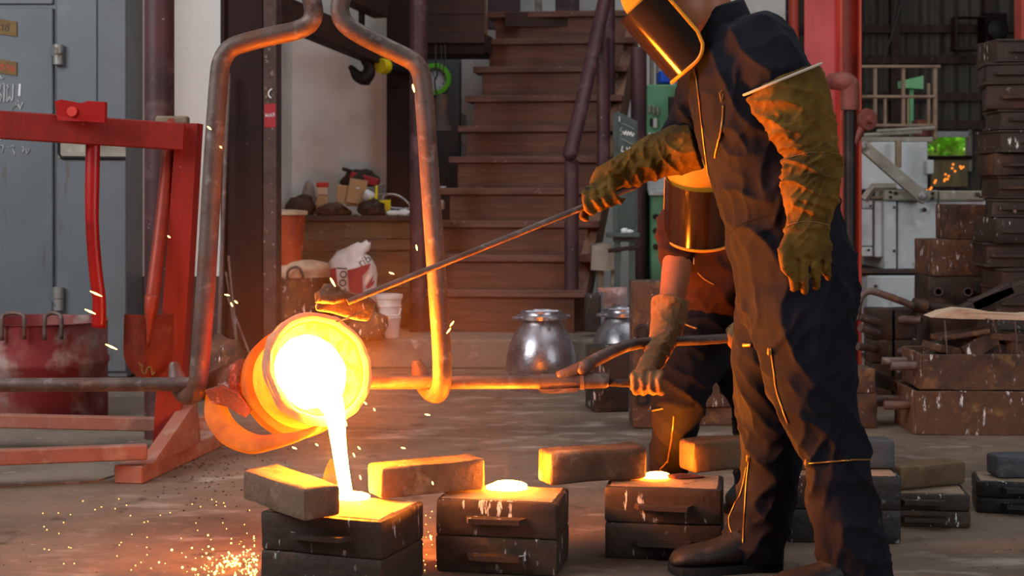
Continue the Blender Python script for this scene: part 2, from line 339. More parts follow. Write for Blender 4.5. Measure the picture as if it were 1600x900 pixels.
struct('wall_return', wallbox(xw, xw + .15, 8.5, 10.0, 0, 4.5), 'white_wall')
xr = K(605, 0, 9.95).x
struct('wall_back', wallbox(xw + .15, xr, 9.95, 10.15, 0, 4.5), 'white_wall', 'stained white wall above the workbench')
struct('wall_far', wallbox(xr, 2.35, 13.2, 13.4, 0, 5), 'white_wall', 'pale wall far behind the stairs')
# concrete step that carries the stairs
pl = bxm((.05, 9.65, .08), (2.35, 2.4, .16), rz3(R(-3)), .012, 2)
struct('floor_plinth', rough(pl, .004, 5), 'slab', 'low concrete plinth under the wooden stairs')
# worn slab under the tool rack
sl = pr([(-3.2, 4.65), (-1.40, 5.15), (-1.25, 5.6), (-1.45, 7.9), (-3.2, 7.9)], (0, 0, .006), (0, 0, 0), (1, 0, 0), (0, 1, 0))
struct('floor_patch', sl, 'slab', 'paler worn concrete patch under the red tool rack')

# ---- far shed wall: corrugated sheets on girts, one opening
def corrugated(x0, x1, z0, z1, y, pitch=.16, amp=.018):
    bm = B(); n = int((x1 - x0) / pitch * 6); prev = None
    for i in range(n + 1):
        x = x0 + (x1 - x0) * i / n; yy = y + amp * math.sin(2 * math.pi * (x - x0) / pitch)
        a = bm.verts.new((x, yy, z0)); b = bm.verts.new((x, yy, z1))
        if prev: bm.faces.new((prev[0], a, b, prev[1]))
        prev = (a, b)
    return bm
YW = 17.0
w0, w1 = K(1449, 0, YW).x, K(1513, 0, YW).x
zt, zb = K(0, 206, YW).z, K(0, 262, YW).z
wr = struct('wall_right', corrugated(2.6, w0, 0, 6.5, YW), 'shed', 'dark corrugated metal wall of the far shed', True)
for k, (a, b, c, d) in enumerate([(w0, w1, zt, 6.5), (w0, w1, 0, zb), (w1, 11, 0, 6.5)]):
    obj('sheet', corrugated(a, b, c, d, YW), 'shed', wr, True)
for y in (46, 94, 152, 196): obj('girt', bxm((6.8, YW - .06, K(0, y, YW).z), (8.4, .08, .09)), 'col_edge', wr)
for x in (1232, 1395, 1540): obj('upright', bxm((K(x, 0, YW).x, YW - .08, 3.2), (.10, .10, 6.4)), 'col_edge', wr)
wn = struct('window_1', pxbox(1443, 203, 1449, 268, YW - .1, .12), 'girder', 'small opening in the far wall looking out on green leaves')
obj('window_frame', pxbox(1513, 203, 1519, 268, YW - .1, .12), 'girder', wn); obj('window_sill', pxbox(1443, 243, 1519, 249, YW - .12, .14), 'col_dark', wn)
obj('window_header', pxbox(1443, 205, 1519, 214, YW - .1, .1), 'furnace', wn)
obj('boarding', pxbox(1455, 249, 1512, 292, YW - .08, .05), 'tan_panel', wn)
# foliage outside the opening
def leafball(c, r, n, seed):
    rnd = random.Random(seed); bm = B()
    for i in range(n):
        d = Vector((rnd.gauss(0, 1), rnd.gauss(0, 1), rnd.gauss(0, 1))).normalized() * r * rnd.uniform(.6, 1)
        p = Vector(c) + Vector((d.x, d.y, d.z * .8)); u = Vector((rnd.gauss(0, 1), rnd.gauss(0, 1), rnd.gauss(0, 1))).normalized(); w = u.cross(Vector((rnd.random(), rnd.random(), 1))).normalized()
        l = rnd.uniform(.05, .1)
        vs = [bm.verts.new(q) for q in (p - u * l, p + w * l * .45, p + u * l, p - w * l * .45)]
        bm.faces.new(vs)
    return bm
for i, px in enumerate((1462, 1500)):
    c = K(px, 228, 19.0 + 1.3 * i)
    t = thing('garden_shrub', ('leafy green shrub outside the far opening, beside the tan boarding', 'taller bright green shrub outside the far opening by the frame')[i], 'shrub', (c.x, 19.0 + 1.3 * i, 0), 0, 'shrubs outside the far opening')
    obj('foliage', leafball((c.x, 19.0 + 1.3 * i, c.z), .55 + .1 * i, 900, 3 + i), 'leaf', t)
    obj('stem', tb([(c.x, 19 + 1.3 * i, 0), (c.x + .05, 19 + 1.3 * i, .6), (c.x, 19 + 1.3 * i, c.z)], [.05, .04, .02], 8), 'rail_wood', t)

# ---- dark steel column against the white wall
t = thing('steel_column', 'dark brown steel column with a small red sticker against the white wall', 'column', (K(388, 0, 8.1).x, 8.15, 0))
obj('web', bxm((K(378, 0, 8.0).x, 8.06, 2.25), (pm(66, 8.0), .12, 4.5), None, .004), 'col_dark', t)
obj('flange', bxm((K(422, 0, 7.98).x, 8.06, 2.25), (pm(21, 7.98), .17, 4.5), None, .004), 'col_edge', t)
obj('flange', bxm((K(348, 0, 7.98).x, 8.06, 2.25), (pm(7, 7.98), .17, 4.5), None, .003), 'col_dark', t)
st = obj('sticker', pxbox(413, 162, 431, 199, 7.972, .003, 0), 'sticker_red', t)
obj('sticker_lettering', text_mesh('ผลลิ', .030, Matrix.Translation(K(422, 180, 7.97)) @ FACE), 'chalk', st)
obj('chalk_mark', tb([K(425, 139, 7.97), K(421, 142, 7.97), K(419.5, 147, 7.97), K(421, 151, 7.97), K(424, 153, 7.97)], .004, 6, 3), 'chalk', t)

# ---- grey double steel doors / cabinet at the left
YC = 7.9
t = thing('steel_cabinet', 'tall grey steel cabinet with chalk writing and barrel hinges', 'cabinet', (K(40, 0, YC).x, YC + .15, 0))
zc = 3.4
def cabx(x0, x1, z0, z1, y=YC, d=.05, bev=.004):
    a, b = K(x0, 0, YC).x, K(x1, 0, YC).x; return bxm(((a + b) / 2, y + d / 2, (z0 + z1) / 2), (b - a, d, z1 - z0), None, bev)
obj('body', cabx(-260, 197, 0.02, zc, YC + .02, .34), 'grey_steel', t)
d1 = obj('door', cabx(-190, 82.5, .06, K(0, 12, YC).z, YC, .03), 'grey_steel', t)
obj('side_frame', cabx(88, 151, .05, zc - .02, YC + .004, .02), 'grey_steel', t)
obj('side_frame', cabx(152, 196.5, .05, zc - .02, YC + .002, .02), 'grey_steel', t)
obj('top_frame', cabx(-190, 82, K(0, 6, YC).z, zc - .02, YC + .003, .02), 'grey_steel', t)
for y0, y1 in ((69, 102), (448, 486)):
    h = obj('hinge', lt([(.020, 0), (.026, .004), (.026, pm(y1 - y0, YC) * .5), (.021, pm(y1 - y0, YC) * .51), (.027, pm(y1 - y0, YC) * .53), (.027, pm(y1 - y0, YC) - .004), (.02, pm(y1 - y0, YC))], K(91, y1, YC - .02), 14), 'steel_hinge', d1, True, 40)
    obj('hinge_leaf', pxbox(79, y0 + 2, 86, y1 - 14, YC - .012, .014, .002), 'grey_steel', d1)
obj('letter_tray', pxprism([(91, 246), (196, 246), (196, 220), (91, 220)], YC - .012, .02), 'girder', t)
obj('tray_rim', tb([K(92, 205, YC - .012), K(92, 240, YC - .012), K(96, 246, YC - .012), K(196, 247, YC - .012)], .008, 6), 'dark_gap', t)
for i, (y0, y1, txt, ink) in enumerate(((29, 56, 'สวิตช์', 'ink_dark'), (92, 117, 'อันตราย', 'ink_red'))):
    p = obj('name_plate', pxprism([(-40, y0 - 7), (26, y0 + 5), (26, y1 + 1), (-40, y1 - 9)], YC - .008, .006), 'brass', d1)
    obj('plate_lettering', text_mesh(txt, .055, Matrix.Translation(K(-3, (y0 + y1) / 2 - 1, YC - .009)) @ FACE @ Matrix.Rotation(R(-9), 4, 'Z')), ink, p)
def stroke(pts, w, Y, parent, m='chalk', name='chalk_stroke', sm=3):
    return obj(name, tb([K(x, y, Y) for x, y in pts], w, 5, sm, flat=.35), m, parent)
YK = YC - .004
stroke([(0, 118), (3, 123), (6, 121)], .0055, YK, d1)
stroke([(-6, 134), (-2, 130), (1, 136), (-1, 144), (2, 150), (0, 160)], .006, YK, d1)
stroke([(3, 133), (6, 130), (7, 140), (6, 159)], .006, YK, d1)
stroke([(11, 132), (13, 137), (11, 140), (11, 150), (10, 158), (13, 156), (15, 150), (18, 158), (20, 152), (21, 131)], .006, YK, d1)
stroke([(31, 131), (30, 150)], .006, YK, d1)
stroke([(17, 172), (22, 166), (28, 164), (32, 172)], .0055, YK, d1)
stroke([(25, 161), (28, 157), (29, 160), (31, 170), (34, 164), (36, 160)], .0055, YK, d1)
stroke([(0, 218), (2, 219)], .0055, YK, d1)
stroke([(-2, 230), (2, 227), (5, 230), (3, 239)], .005, YK, d1)
stroke([(12, 229), (13, 229.6)], .0055, YK, d1)
stroke([(17, 229), (22, 228), (20, 233), (23, 240), (22, 244)], .005, YK, d1)
stroke([(34, 229), (37, 231), (35, 238), (40, 233), (42, 240), (47, 232)], .005, YK, d1)

# ---- round maroon pole by the doors
single('round_post', lt([(.058, 0), (.058, 4.5)], (K(249, 0, 6.05).x, 6.05, 0), 24), 'pole_purple', 'round maroon steel post between the tool rack and the white wall', 'post', smooth=True, autosm=40)

# ---- red half drum
def drum():
    c = Vector((K(55, 0, 6.6).x, 6.6, 0)); r = pm(110, 6.6); h = K(0, 508, 6.35).z
    t = thing('steel_drum', 'dusty red cut-down steel drum with wire loop handles behind the tool rack', 'drum', c)
    prof = [(r * .98, 0), (r, .01), (r, h * .55), (r + .008, h * .58), (r + .008, h * .62), (r, h * .65), (r, h * .99), (r + .006, h), (r - .008, h + .002), (r - .012, h * .97), (r - .012, .05), (.01, .05)]
    obj('shell', rough(lt(prof, c, 48), .004, 6), 'drum_red', t, True, 50)
    for a, b in ((3, 38), (70, 96)):
        obj('handle', tb([K(a, 532, 6.28), K(a, 500, 6.28), K(a + 3, 492, 6.29), K((a + b) / 2, 489, 6.3), K(b - 3, 492, 6.29), K(b, 500, 6.28), K(b, 530, 6.28)], .009, 8, 3), 'rust_pipe', t, True)
    obj('contents', lt([(r - .02, h * .8), (.01, h * .82)], c, 30), 'slab', t)
drum()

# ---- red fire-tool rack
YR = 5.55
t = thing('tool_rack', 'red painted wooden rack holding an axe and a shovel', 'rack', (K(150, 0, YR).x, YR, 0))
Lx = -2.6
def bar(p, q, w, h, name, m, up=(0, 0, 1), bev=.004):
    """rectangular bar from p to q: w across, h along up"""
    p, q = Vector(p), Vector(q); d = (q - p); L = d.length; d.normalize(); u = Vector(up); s = d.cross(u).normalized(); u = s.cross(d).normalized()
    bm = B(); vs = box(bm, (0, 0, 0), (L, w, h), None, bev)
    mt = Matrix((( d.x, s.x, u.x), (d.y, s.y, u.y), (d.z, s.z, u.z))).to_4x4(); mt.translation = (p + q) / 2
    bmesh.ops.transform(bm, matrix=mt, verts=bm.verts); return obj(name, bm, m, t)
pb = K(287, 214, 5.50); pa = pb + Vector((-1.35, -.42, .08))
bar(pa + Vector((0, 0, 0)), pb, .05, .098, 'top_beam', 'red_paint')
pc = Vector((K(293, 0, 5.55).x, 5.56, 0))
top = K(0, 193, 5.55).z
bmp = B()
rings_to_mesh(bmp, [[Vector((pc.x + x, pc.y + y, top)) for x, y in ((-.035, -.04), (.04, -.03), (.045, .05), (-.03, .04))], [Vector((pc.x - .062 + x, pc.y + y - .03, .05)) for x, y in ((-.05, -.05), (.04, -.03), (.045, .05), (-.045, .04))]])
obj('post', bmp, 'red_paint', t)
A = Vector((K(199, 0, 5.12).x, 5.13, .03)); Bk = Vector((K(345, 0, 6.0).x, 6.02, .03))
bar(A, Bk, .10, .06, 'sill', 'red_dull')
bar(A + Vector((-1.5, -.35, .075)), A + Vector((.06, .02, .075)), .045, .05, 'front_rail', 'red_dull')
bar(Vector((-2.4, 5.75, .13)), Vector((K(268, 0, 5.75).x, 5.78, .10)), .05, .05, 'back_rail', 'red_dull')
bar(Bk + Vector((-.18, -.06, .05)), Bk + Vector((-.02, -.04, .05)), .05, .05, 'end_block', 'red_dull')
g = B(); prism(g, [(0.02, .06), (.47, .06), (.43, .22), (.38, .20)], (.05, .0, 0), A + Vector((.02, .02, -.03)), (Bk - A).normalized(), (0, 0, 1)); obj('gusset', g, 'red_dull', t)
# axe hanging on the beam
ta = thing('fire_axe', 'red fire axe hung head-up on the rack beam', 'axe', K(150, 515, 5.40))
obj('axe_head', rough(pxprism([(86, 158), (96, 156), (125, 161), (138, 158), (164, 159), (164, 183), (163, 192), (130, 190), (90, 188), (88, 178)], 5.30, .03), .003, 30), 'axe_red', ta)
obj('axe_eye', lt([(.018, 0), (.018, .006)], K(113, 174, 5.298), 10, (0, -1, 0)), 'ink_red', ta)
obj('axe_handle', tb([K(146, 185, 5.42), K(145, 235, 5.42), K(144, 290, 5.41), K(144, 350, 5.4), K(149, 420, 5.4), K(155, 470, 5.4), K(154, 512, 5.4)], [.026, .026, .026, .024, .024, .024, .026], 14, 4, flat=.7), 'axe_red', ta, True)
# shovel
ts = thing('shovel', 'worn red shovel hanging blade-down from the rack', 'shovel', K(230, 590, 5.42))
obj('handle', tb([K(270, 187, 5.60), K(264, 240, 5.58), K(252, 350, 5.5), K(238, 470, 5.42), K(236, 500, 5.41)], [.028, .026, .024, .026, .016], 12, 3), 'shovel_red', ts, True)
obj('grip', bxm(K(270, 188, 5.60), (pm(50, 5.6), .05, .03), None, .008, 2), 'rail_wood', ts)
bm = B(); NX, NZ = 12, 12; vv = []
for j in range(NZ + 1):
    v = j / NZ; row = []
    half = 39 * (1 - .0 * v) * (1 if v < .55 else math.sqrt(max(0.02, 1 - ((v - .55) / .45) ** 2 * .8)))
    for i in range(NX + 1):
        u = -1 + 2 * i / NX
        y = 492 + (589 - 492) * v + (0 if v > .1 else -abs(u) * 0 )
        dip = .035 * u * u - .022 * math.exp(-(u / .16) ** 2) * (1 - v) - .02 * v
        row.append(bm.verts.new(K(229 + u * half, y, 5.42) + Vector((0, dip, 0))))
    vv.append(row)
for j in range(NZ):
    for i in range(NX): bm.faces.new((vv[j][i], vv[j][i + 1], vv[j + 1][i + 1], vv[j + 1][i]))
bmesh.ops.solidify(bm, geom=bm.faces[:], thickness=.004)
obj('blade', bm, 'shovel_red', ts, True, 60)
obj('socket', tb([K(238, 462, 5.41), K(236, 482, 5.40), K(234, 505, 5.395), K(231, 545, 5.40)], [.026, .024, .014, .004], 10, 2), 'shovel_red', ts, True)
stroke([(217, 566), (220, 572), (223, 569), (221, 579), (227, 584), (230, 576), (236, 574), (238, 586), (242, 581)], .003, 5.385, ts, 'brass', 'paint_mark')

# ================================================================ stairs
tops = [453, 398, 345, 293.6, 244, 196, 148.7, 103, 59, 17]
xl = [640, 657, 673, 686, 699, 713, 726, 738, 750, 760]; xrr = [917, 927.5, 937, 946, 955, 966, 972, 980, 991, 1000]
YS = [8.87 + .2 * i for i in range(10)]
t = thing('staircase', 'dark brown wooden staircase with a maroon pipe handrail', 'staircase', (0, 8.9, .16))
yaw = R(-7); prevz = .16
for i in range(10):
    a, b = K(xl[i], tops[i], YS[i]), K(xrr[i], tops[i], YS[i]); w = b.x - a.x; mid = (a + b) / 2
    dv = Vector((-math.sin(yaw), math.cos(yaw), 0))
    obj('tread', bxm(mid + dv * .125 - Vector((0, 0, .021)), (w, .25, .042), rz3(yaw), .004), 'stairwood_edge', t)
    rise = mid.z - .042 - prevz
    obj('riser', bxm(Vector((mid.x - .01, mid.y, 0)) + dv * .05 + Vector((0, 0, prevz + rise / 2)), (w - .13, .03, rise), rz3(yaw)), 'stairwood', t)
    prevz = mid.z
# stringers (closed sides)
def stringer(xs, off, wd, back=0.0):
    rings = []
    for i in (0, 9):
        p = K(xs[i], tops[i], YS[i]); p.x += off; p.y += back; p.z -= back * .9; z0 = -.40 if i == 0 else -.34
        rings.append([p + Vector((0, .06, -.03)), p + Vector((wd, .06, -.03)), p + Vector((wd, .10, z0)), p + Vector((0, .10, z0))])
    rings[0][2].z = rings[0][3].z = .16
    bm = B(); rings_to_mesh(bm, rings); return bm
obj('stringer', stringer(xrr, -.075, .07), 'stringer', t)
obj('stringer', stringer(xl, .20, .04, .10), 'stairwood', t)
top_s = K(748, 0, 10.4)
obj('newel_board', pxprism([(735, -40), (758, -40), (762, 60), (752, 60)], 10.35, .05), 'stringer', t)
hr = obj('handrail', tb([K(890, 243, 8.85), K(903, 190, 9.0), K(948, -15, 9.75), K(975, -130, 10.2)], .043, 14), 'pole_purple', t, True, 50)
obj('end_cap', lt([(.043, 0), (.030, .02), (.005, .028)], K(890, 243, 8.85), 14, K(890, 243, 8.85) - K(903, 190, 9.0)), 'pole_purple', hr, True)
for (x, y0, y1, Y) in ((893, 250, 457, 8.93), (943, 60, 293, 9.56), (951, -60, 147, 10.16)):
    ht = K(0, y0, Y).z - K(0, y1, Y).z
    obj('rail_post', lt([(.042, 0), (.042, ht)], K(x, y1, Y), 16), 'pole_purple', t, True, 50)
# mezzanine edge to the left of the stairs
t = thing('mezzanine', 'dark timber mezzanine edge beside the top of the stairs', 'mezzanine', (-.9, 10.2, K(0, 84, 9.6).z))
obj('fascia_board', pxprism([(560, 23), (757, 23), (757, 67), (600, 67), (560, 62)], 10.2, .05), 'beamwood', t)
obj('fascia_board', pxprism([(540, -30), (757, -30), (757, 22), (540, 22)], 10.21, .05), 'beamwood', t)
obj('fascia_board', pxprism([(540, -90), (757, -90), (757, -31), (540, -31)], 10.2, .05), 'beamwood', t)
bs = B(); prism(bs, [(K(540, 0, 10.2).x, 10.25), (K(757, 0, 10.2).x, 10.25), (K(757, 0, 10.2).x + .1, 10.9), (K(540, 0, 10.2).x, 10.9)], (0, 0, .12), (0, 0, K(0, 67, 10.2).z - .05), (1, 0, 0), (0, 1, 0)); obj('floor_deck', bs, 'beamwood', t)
obj('bearer', pxbox(600, 68, 757, 85, 10.22, .1), 'col_dark', t)
a, b = K(425, 12, 8.55), K(596, 84, 9.62)
bar(a, b, .10, .16, 'bearer', 'beamwood')
bar(a + Vector((0, .0, .30)), b + Vector((0, 0, .30)), .10, .16, 'bearer', 'beamwood')
# upstairs: dark posts against pale panels
pn = struct('wall_upper', pxbox(740, -120, 1060, 30, 13.1, .05), 'white_wall', 'pale wall glimpsed at the head of the stairs')
for i, (x0, x1) in enumerate(((762, 813), (836, 847), (868, 905), (983, 1010))):
    a, b = K(x0, 0, 12.2).x, K(x1, 0, 12.2).x
    single('upper_post', bxm(((a + b) / 2, 12.2, K(0, 18, 11).z + .9), (b - a, .1, 1.8), None, .004), 'pole_purple' if i != 1 else 'cloth_grey',
           ('wide maroon post at the head of the stairs beside the mezzanine', 'slim grey upright at the head of the stairs', 'maroon post in the middle of the stair head', 'maroon post at the stair head beside the handrail')[i], 'post', 'posts at the head of the stairs')
tag(struct('floor_upper', bxm((.45, 11.75, K(0, 18, 10.75).z - .06), (1.0, 2.1, .1)), 'beamwood'), 'timber floor at the head of the stairs')
# pole in front of the bench end
single('round_post', lt([(.052, 0), (.052, 4.2)], (K(654, 0, 8.95).x, 8.95, .16), 20), 'pole_purple', 'maroon steel post on the plinth beside the stair foot', 'post', smooth=True, autosm=40)
single('timber_column', wallbox(K(604, 0, 9.7).x, K(640, 0, 9.7).x, 9.7, 9.94, 0, 4.2, .006), 'col_dark', 'square dark timber column at the end of the white wall', 'column')
single('round_post', lt([(.05, 0), (.05, K(0, 74, 9.6).z)], (K(998, 0, 9.6).x, 9.6, 0), 20), 'pole_purple', 'maroon steel post between the stairs and the green machine', 'post', smooth=True, autosm=40)

# ---- crane hook, lamp and bell by the wall
t = thing('crane_hook', 'dark iron crane hook hanging before the white wall', 'hook', K(566, 130, 9.5))
obj('hook', tb([K(565, 80, 9.5), K(569, 92, 9.5), K(576, 103, 9.5), K(576, 114, 9.5), K(569, 122, 9.5), K(558, 118, 9.5), K(552, 110, 9.5), K(546, 103, 9.5)], [.022, .028, .034, .042, .046, .036, .024, .012], 10, 4, flat=.7), 'black_steel', t, True)
obj('shank', lt([(.02, 0), (.02, 1.6)], K(565, 81, 9.5), 10), 'black_steel', t)
obj('tip', bxm(K(575, 127, 9.5), (.035, .03, .05), Matrix.Rotation(R(20), 3, 'Y'), .008), 'black_steel', t)
t = thing('work_lamp', 'round lamp with yellow green rim on a dark arm by the timber column', 'lamp', K(597, 102, 9.55))
obj('lamp_rim', lt([(.018, 0), (.046, 0), (.05, .02), (.046, .06)], K(594, 103, 9.5), 20, (.6, .8, 0)), 'yellow', t, True, 40)
obj('lamp_body', lt([(.045, 0), (.045, .20), (.035, .22)], K(598, 103, 9.55), 18, (.8, .6, 0)), 'black_steel', t, True, 40)
obj('bracket', tb([K(617, 115, 9.68), K(614, 124, 9.66), K(617, 134, 9.66), K(622, 137, 9.7)], .006, 6, 3), 'black_steel', t)
t = thing('bell', 'bronze bell hanging on a wire from the mezzanine', 'bell', K(690, 205, 9.4))
cb = K(690, 205, 9.4)
obj('bell_body', lt([(.075, 0), (.07, .01), (.058, .05), (.048, .12), (.044, .19), (.03, .225), (.008, .23)], cb, 28), 'rust_dark', t, True, 50)
obj('hanger', tb([K(682, 147, 9.4), K(679, 128, 9.4), K(683, 116, 9.4), K(681, 100, 9.4), K(681, 70, 9.4)], .006, 6, 3), 'black_steel', t)
for x in (686, 692): obj('wire', tb([K(x, 112, 9.4), K(x + 4, 90, 9.4), K(x + 3, 70, 9.4)], .004, 5), 'black_steel', t)

# ---- locker and clock behind the stairs
t = thing('tall_locker', 'tall pale grey locker behind the staircase', 'locker', (K(718, 0, 11.6).x, 11.7, 0))
obj('body', wallbox(K(655, 0, 11.6).x, K(719, 0, 11.6).x, 11.6, 12.1, .04, K(0, 90, 11.6).z, .004), 'grey_steel', t)
dd = obj('door', pxbox(720.5, 93, 775, 330, 11.58, .5), 'furnace', t)
obj('handle', tb([K(723, 178, 11.55), K(723, 195, 11.55), K(727, 195, 11.55), K(727, 180, 11.55)], .009, 6), 'steel_hinge', dd)
t = thing('wall_clock', 'round clock with lime green rim on the grey locker', 'clock', K(682, 124, 11.5))
cc = K(680, 124, 11.52)
obj('rim', lt([(.085, 0), (.118, 0), (.122, .02), (.118, .045), (.085, .045)], cc, 40, (0, -1, 0), cap=False), 'lime', t, True, 40)
fc = obj('dial', lt([(.001, .012), (.088, .012)], cc, 36, (0, -1, 0), cap=False), 'chalk', t)
for k in range(12):
    a = k * math.pi / 6; obj('hour_mark', bxm(cc + Vector((.07 * math.sin(a), -.014, .07 * math.cos(a))), (.010, .002, .010)), 'ink_dark', fc)
obj('hand', bxm(cc + Vector((.012, -.016, .02)), (.006, .002, .055), Matrix.Rotation(R(30), 3, 'Y')), 'ink_dark', fc)
obj('hand', bxm(cc + Vector((-.01, -.016, .025)), (.005, .002, .075), Matrix.Rotation(R(-20), 3, 'Y')), 'ink_dark', fc)
for i, (x, y, h) in enumerate(((692, 291, 5), (689, 313, 15))):
    single('jar', lt([(.022, 0), (.024, .01), (.024, pm(h, 10.2) * .8), (.018, pm(h, 10.2))], (K(x, 0, 9.9).x, 9.9, K(0, y, 9.9).z - pm(h, 9.9)), 14), 'white_plastic', ('short glass jar on the ledge behind the stairs', 'tall clear jar on the ledge behind the stairs')[i], 'jar', smooth=True)

# ================================================================ workbench corner
YB = 9.2
t = thing('workbench', 'dusty wooden workbench with plank front below the white wall', 'bench', (K(560, 0, YB).x, YB + .3, 0))
zt = K(0, 337, YB).z
bx0, bx1 = K(470, 0, YB).x, K(660, 0, YB).x; bxl = xw + .18
obj('bench_top', wallbox(bxl - .02, bx1, YB - .03, YB + .48, zt - .035, zt, .005), 'rust_dark', t)
for y0, y1 in ((346, 373), (374, 391), (392, 450), (451, 512)): obj('front_plank', wallbox(bxl, bx1, YB + (.0 if y0 != 374 else -.015), YB + .03, K(0, y1, YB).z, K(0, y0, YB).z, .003), 'bench', t)
for x in (bxl + .05, bx1 - .06): obj('leg', bxm((x, YB + .4, (zt - .035) / 2), (.07, .07, zt - .035)), 'bench', t)
def blob(c, s, amp, freq, seed, cuts=3):
    bm = B(); bmesh.ops.create_icosphere(bm, subdivisions=cuts, radius=1.0)
    for v in bm.verts:
        v.co += noise.noise_vector(v.co * freq + Vector((seed, 0, seed))) * amp
        if v.co.z < -.55: v.co.z = -.55
        v.co = Vector((v.co.x * s[0], v.co.y * s[1], (v.co.z + .55) / 1.55 * s[2])) + Vector(c)
    return bm
def onb(px, Y): return Vector((K(px, 0, Y).x, Y, zt))
def pl_(y0, Y): return K(0, y0, Y).z - zt
# things lying on the bench
single('cloth_bundle', blob(onb(470, 9.45), (pm(24, 9.4), .08, .12), .35, 1.5, 2), 'cloth_dark', 'dark cloth bundle with drooping folds on the bench end', 'cloth', smooth=True)
single('felt_cap', blob(onb(483, 9.55) + Vector((0, 0, .06)), (pm(11, 9.5), .05, .15), .12, 1.2, 5), 'cloth_grey', 'grey brown felt cap standing against the white wall', 'cap', smooth=True)
t = thing('bottle', 'square plastic bottle with a red cap on the bench', 'bottle', onb(504, 9.4))
obj('body', bxm(onb(504, 9.4) + Vector((0, 0, .06)), (pm(19, 9.4), .06, .12), None, .012, 2), 'cardboard', t); obj('neck_band', bxm(onb(504, 9.4) + Vector((0, 0, .145)), (pm(17, 9.4), .055, .05), None, .008, 2), 'sack', t)
obj('cap', bxm(onb(504, 9.4) + Vector((0, 0, .185)), (pm(18, 9.4), .05, .032), None, .006, 2), 'ink_red', t)
t = thing('carton', 'open brown cardboard carton tilted on the bench', 'carton', onb(552, 9.4))
obj('carton_front', bxm(K(558, 299, 9.38), (pm(28, 9.4), .01, pm(38, 9.4)), Matrix.Rotation(R(9), 3, 'Y')), 'cardboard', t)
obj('carton_body', bxm(K(545, 306, 9.46), (pm(36, 9.4), .12, pm(32, 9.4)), Matrix.Rotation(R(4), 3, 'Y'), .004), 'cardboard', t)
obj('label_print', bxm(K(559, 294, 9.372), (.02, .003, .008)), 'chalk', t)
single('rag_heap', blob(K(563, 292, 9.62), (pm(30, 9.5), .1, .11), .4, 1.8, 9), 'cloth_dark', 'black rag heap piled behind the cardboard carton', 'rags', smooth=True)
single('red_case', bxm(K(570, 280, 9.56), (pm(46, 9.5), .08, .05), Matrix.Rotation(R(15), 3, 'Y'), .006), 'sticker_red', 'dark red flat case leaning on the rag heap', 'case')
single('tool_case', bxm(K(560, 271, 9.62), (pm(52, 9.5), .1, .022), Matrix.Rotation(R(17), 3, 'Y'), .006), 'black_steel', 'thin black flat case lying across the top of the rags', 'case')
single('wire_tray', tb([K(583, 293, 9.5), K(602, 288, 9.5), K(600, 300, 9.5), K(604, 303, 9.5), K(586, 304, 9.5)], .006, 6, 2), 'steel_hinge', 'small bent wire tray end sticking out beside the red case', 'tray')
t = thing('yellow_clamp', 'bright yellow plastic clamp with upright bar on the bench', 'clamp', onb(596, 9.3))
obj('bar', pxprism([(587, 290), (590, 290), (590, 314), (585, 315)], 9.3, .02), 'yellow', t)
obj('jaw', pxprism([(576, 309), (586, 313), (610, 312), (610, 336), (605, 336), (600, 320), (577, 316)], 9.3, .03), 'yellow', t)
single('black_bag', blob(onb(582, 9.24), (pm(20, 9.2), .06, .10), .3, 1.7, 12), 'black_steel', 'crumpled black plastic bag on the bench front', 'bag', smooth=True)
single('grey_flap', bxm(K(550, 328, 9.24), (pm(34, 9.2), .05, .008), Matrix.Rotation(R(32), 3, 'Y'), .002), 'cloth_grey', 'flat grey scrap sheet tilted down beside the black bag', 'sheet')
single('rag_heap', blob(onb(520, 9.3), (pm(26, 9.2), .09, .08), .4, 1.9, 15), 'rust_dark', 'low brown heap of scraps below the bottle', 'rags', smooth=True)
single('white_cup', lt([(.03, 0), (.036, .04), (.036, .05), (.03, .052)], K(573, 312, 9.35), 18, (.5, -.3, .8)), 'chalk', 'white cup lying beside the yellow clamp', 'cup', smooth=True)
for i, x in enumerate((615, 632)): single('white_pad', blob(onb(x, 9.24), (pm(11, 9.2), .045, .035 + .005 * i), .2, 1.2, 20 + i), 'chalk', ('rounded white pad beside the yellow clamp', 'rounded white pad at the bench end beside the post')[i], 'pad', smooth=True)
single('chrome_frame', tb([K(598, 310, 9.4), K(606, 304, 9.4), K(622, 306, 9.4), K(636, 316, 9.4), K(640, 326, 9.4), K(606, 324, 9.4)], .009, 8, 3, loop=True), 'alu', 'bent chrome wire frame on the bench behind the white pads', 'frame', smooth=True)

# drum, sacks and orange bucket left of the bench
c = Vector((K(474, 0, 8.75).x, 8.75, 0)); h1 = K(0, 432, 8.75).z
t = thing('oil_drum', 'brown dusty open drum with a loop handle beside the bench', 'drum', c)
obj('shell', lt([(.16, 0), (.16, h1 * .5), (.167, h1 * .53), (.16, h1 * .56), (.16, h1), (.15, h1), (.15, .1)], c, 36), 'flask_rust', t, True, 50)
obj('handle', tb([K(449, 434, 8.60), K(450, 424, 8.59), K(458, 418, 8.59), K(468, 419, 8.59), K(474, 434, 8.59)], .008, 8, 3), 'rust_pipe', t, True)
single('cement_sack', blob(c + Vector((-.02, 0, h1 - .03)), (.19, .15, .13), .22, 1.5, 31), 'sack', 'pale cement sack slumped on the open drum', 'sack', smooth=True)
c2 = c + Vector((-.09, -.02, h1 + .07)); h2 = K(0, 333, 8.7).z - c2.z
t = thing('plastic_bucket', 'scuffed orange plastic bucket standing on the sack', 'bucket', c2)
obj('shell', lt([(.082, 0), (.105, h2 * .95), (.112, h2 * .96), (.112, h2), (.100, h2), (.08, .03)], c2, 30), 'orange_bucket', t, True, 45)
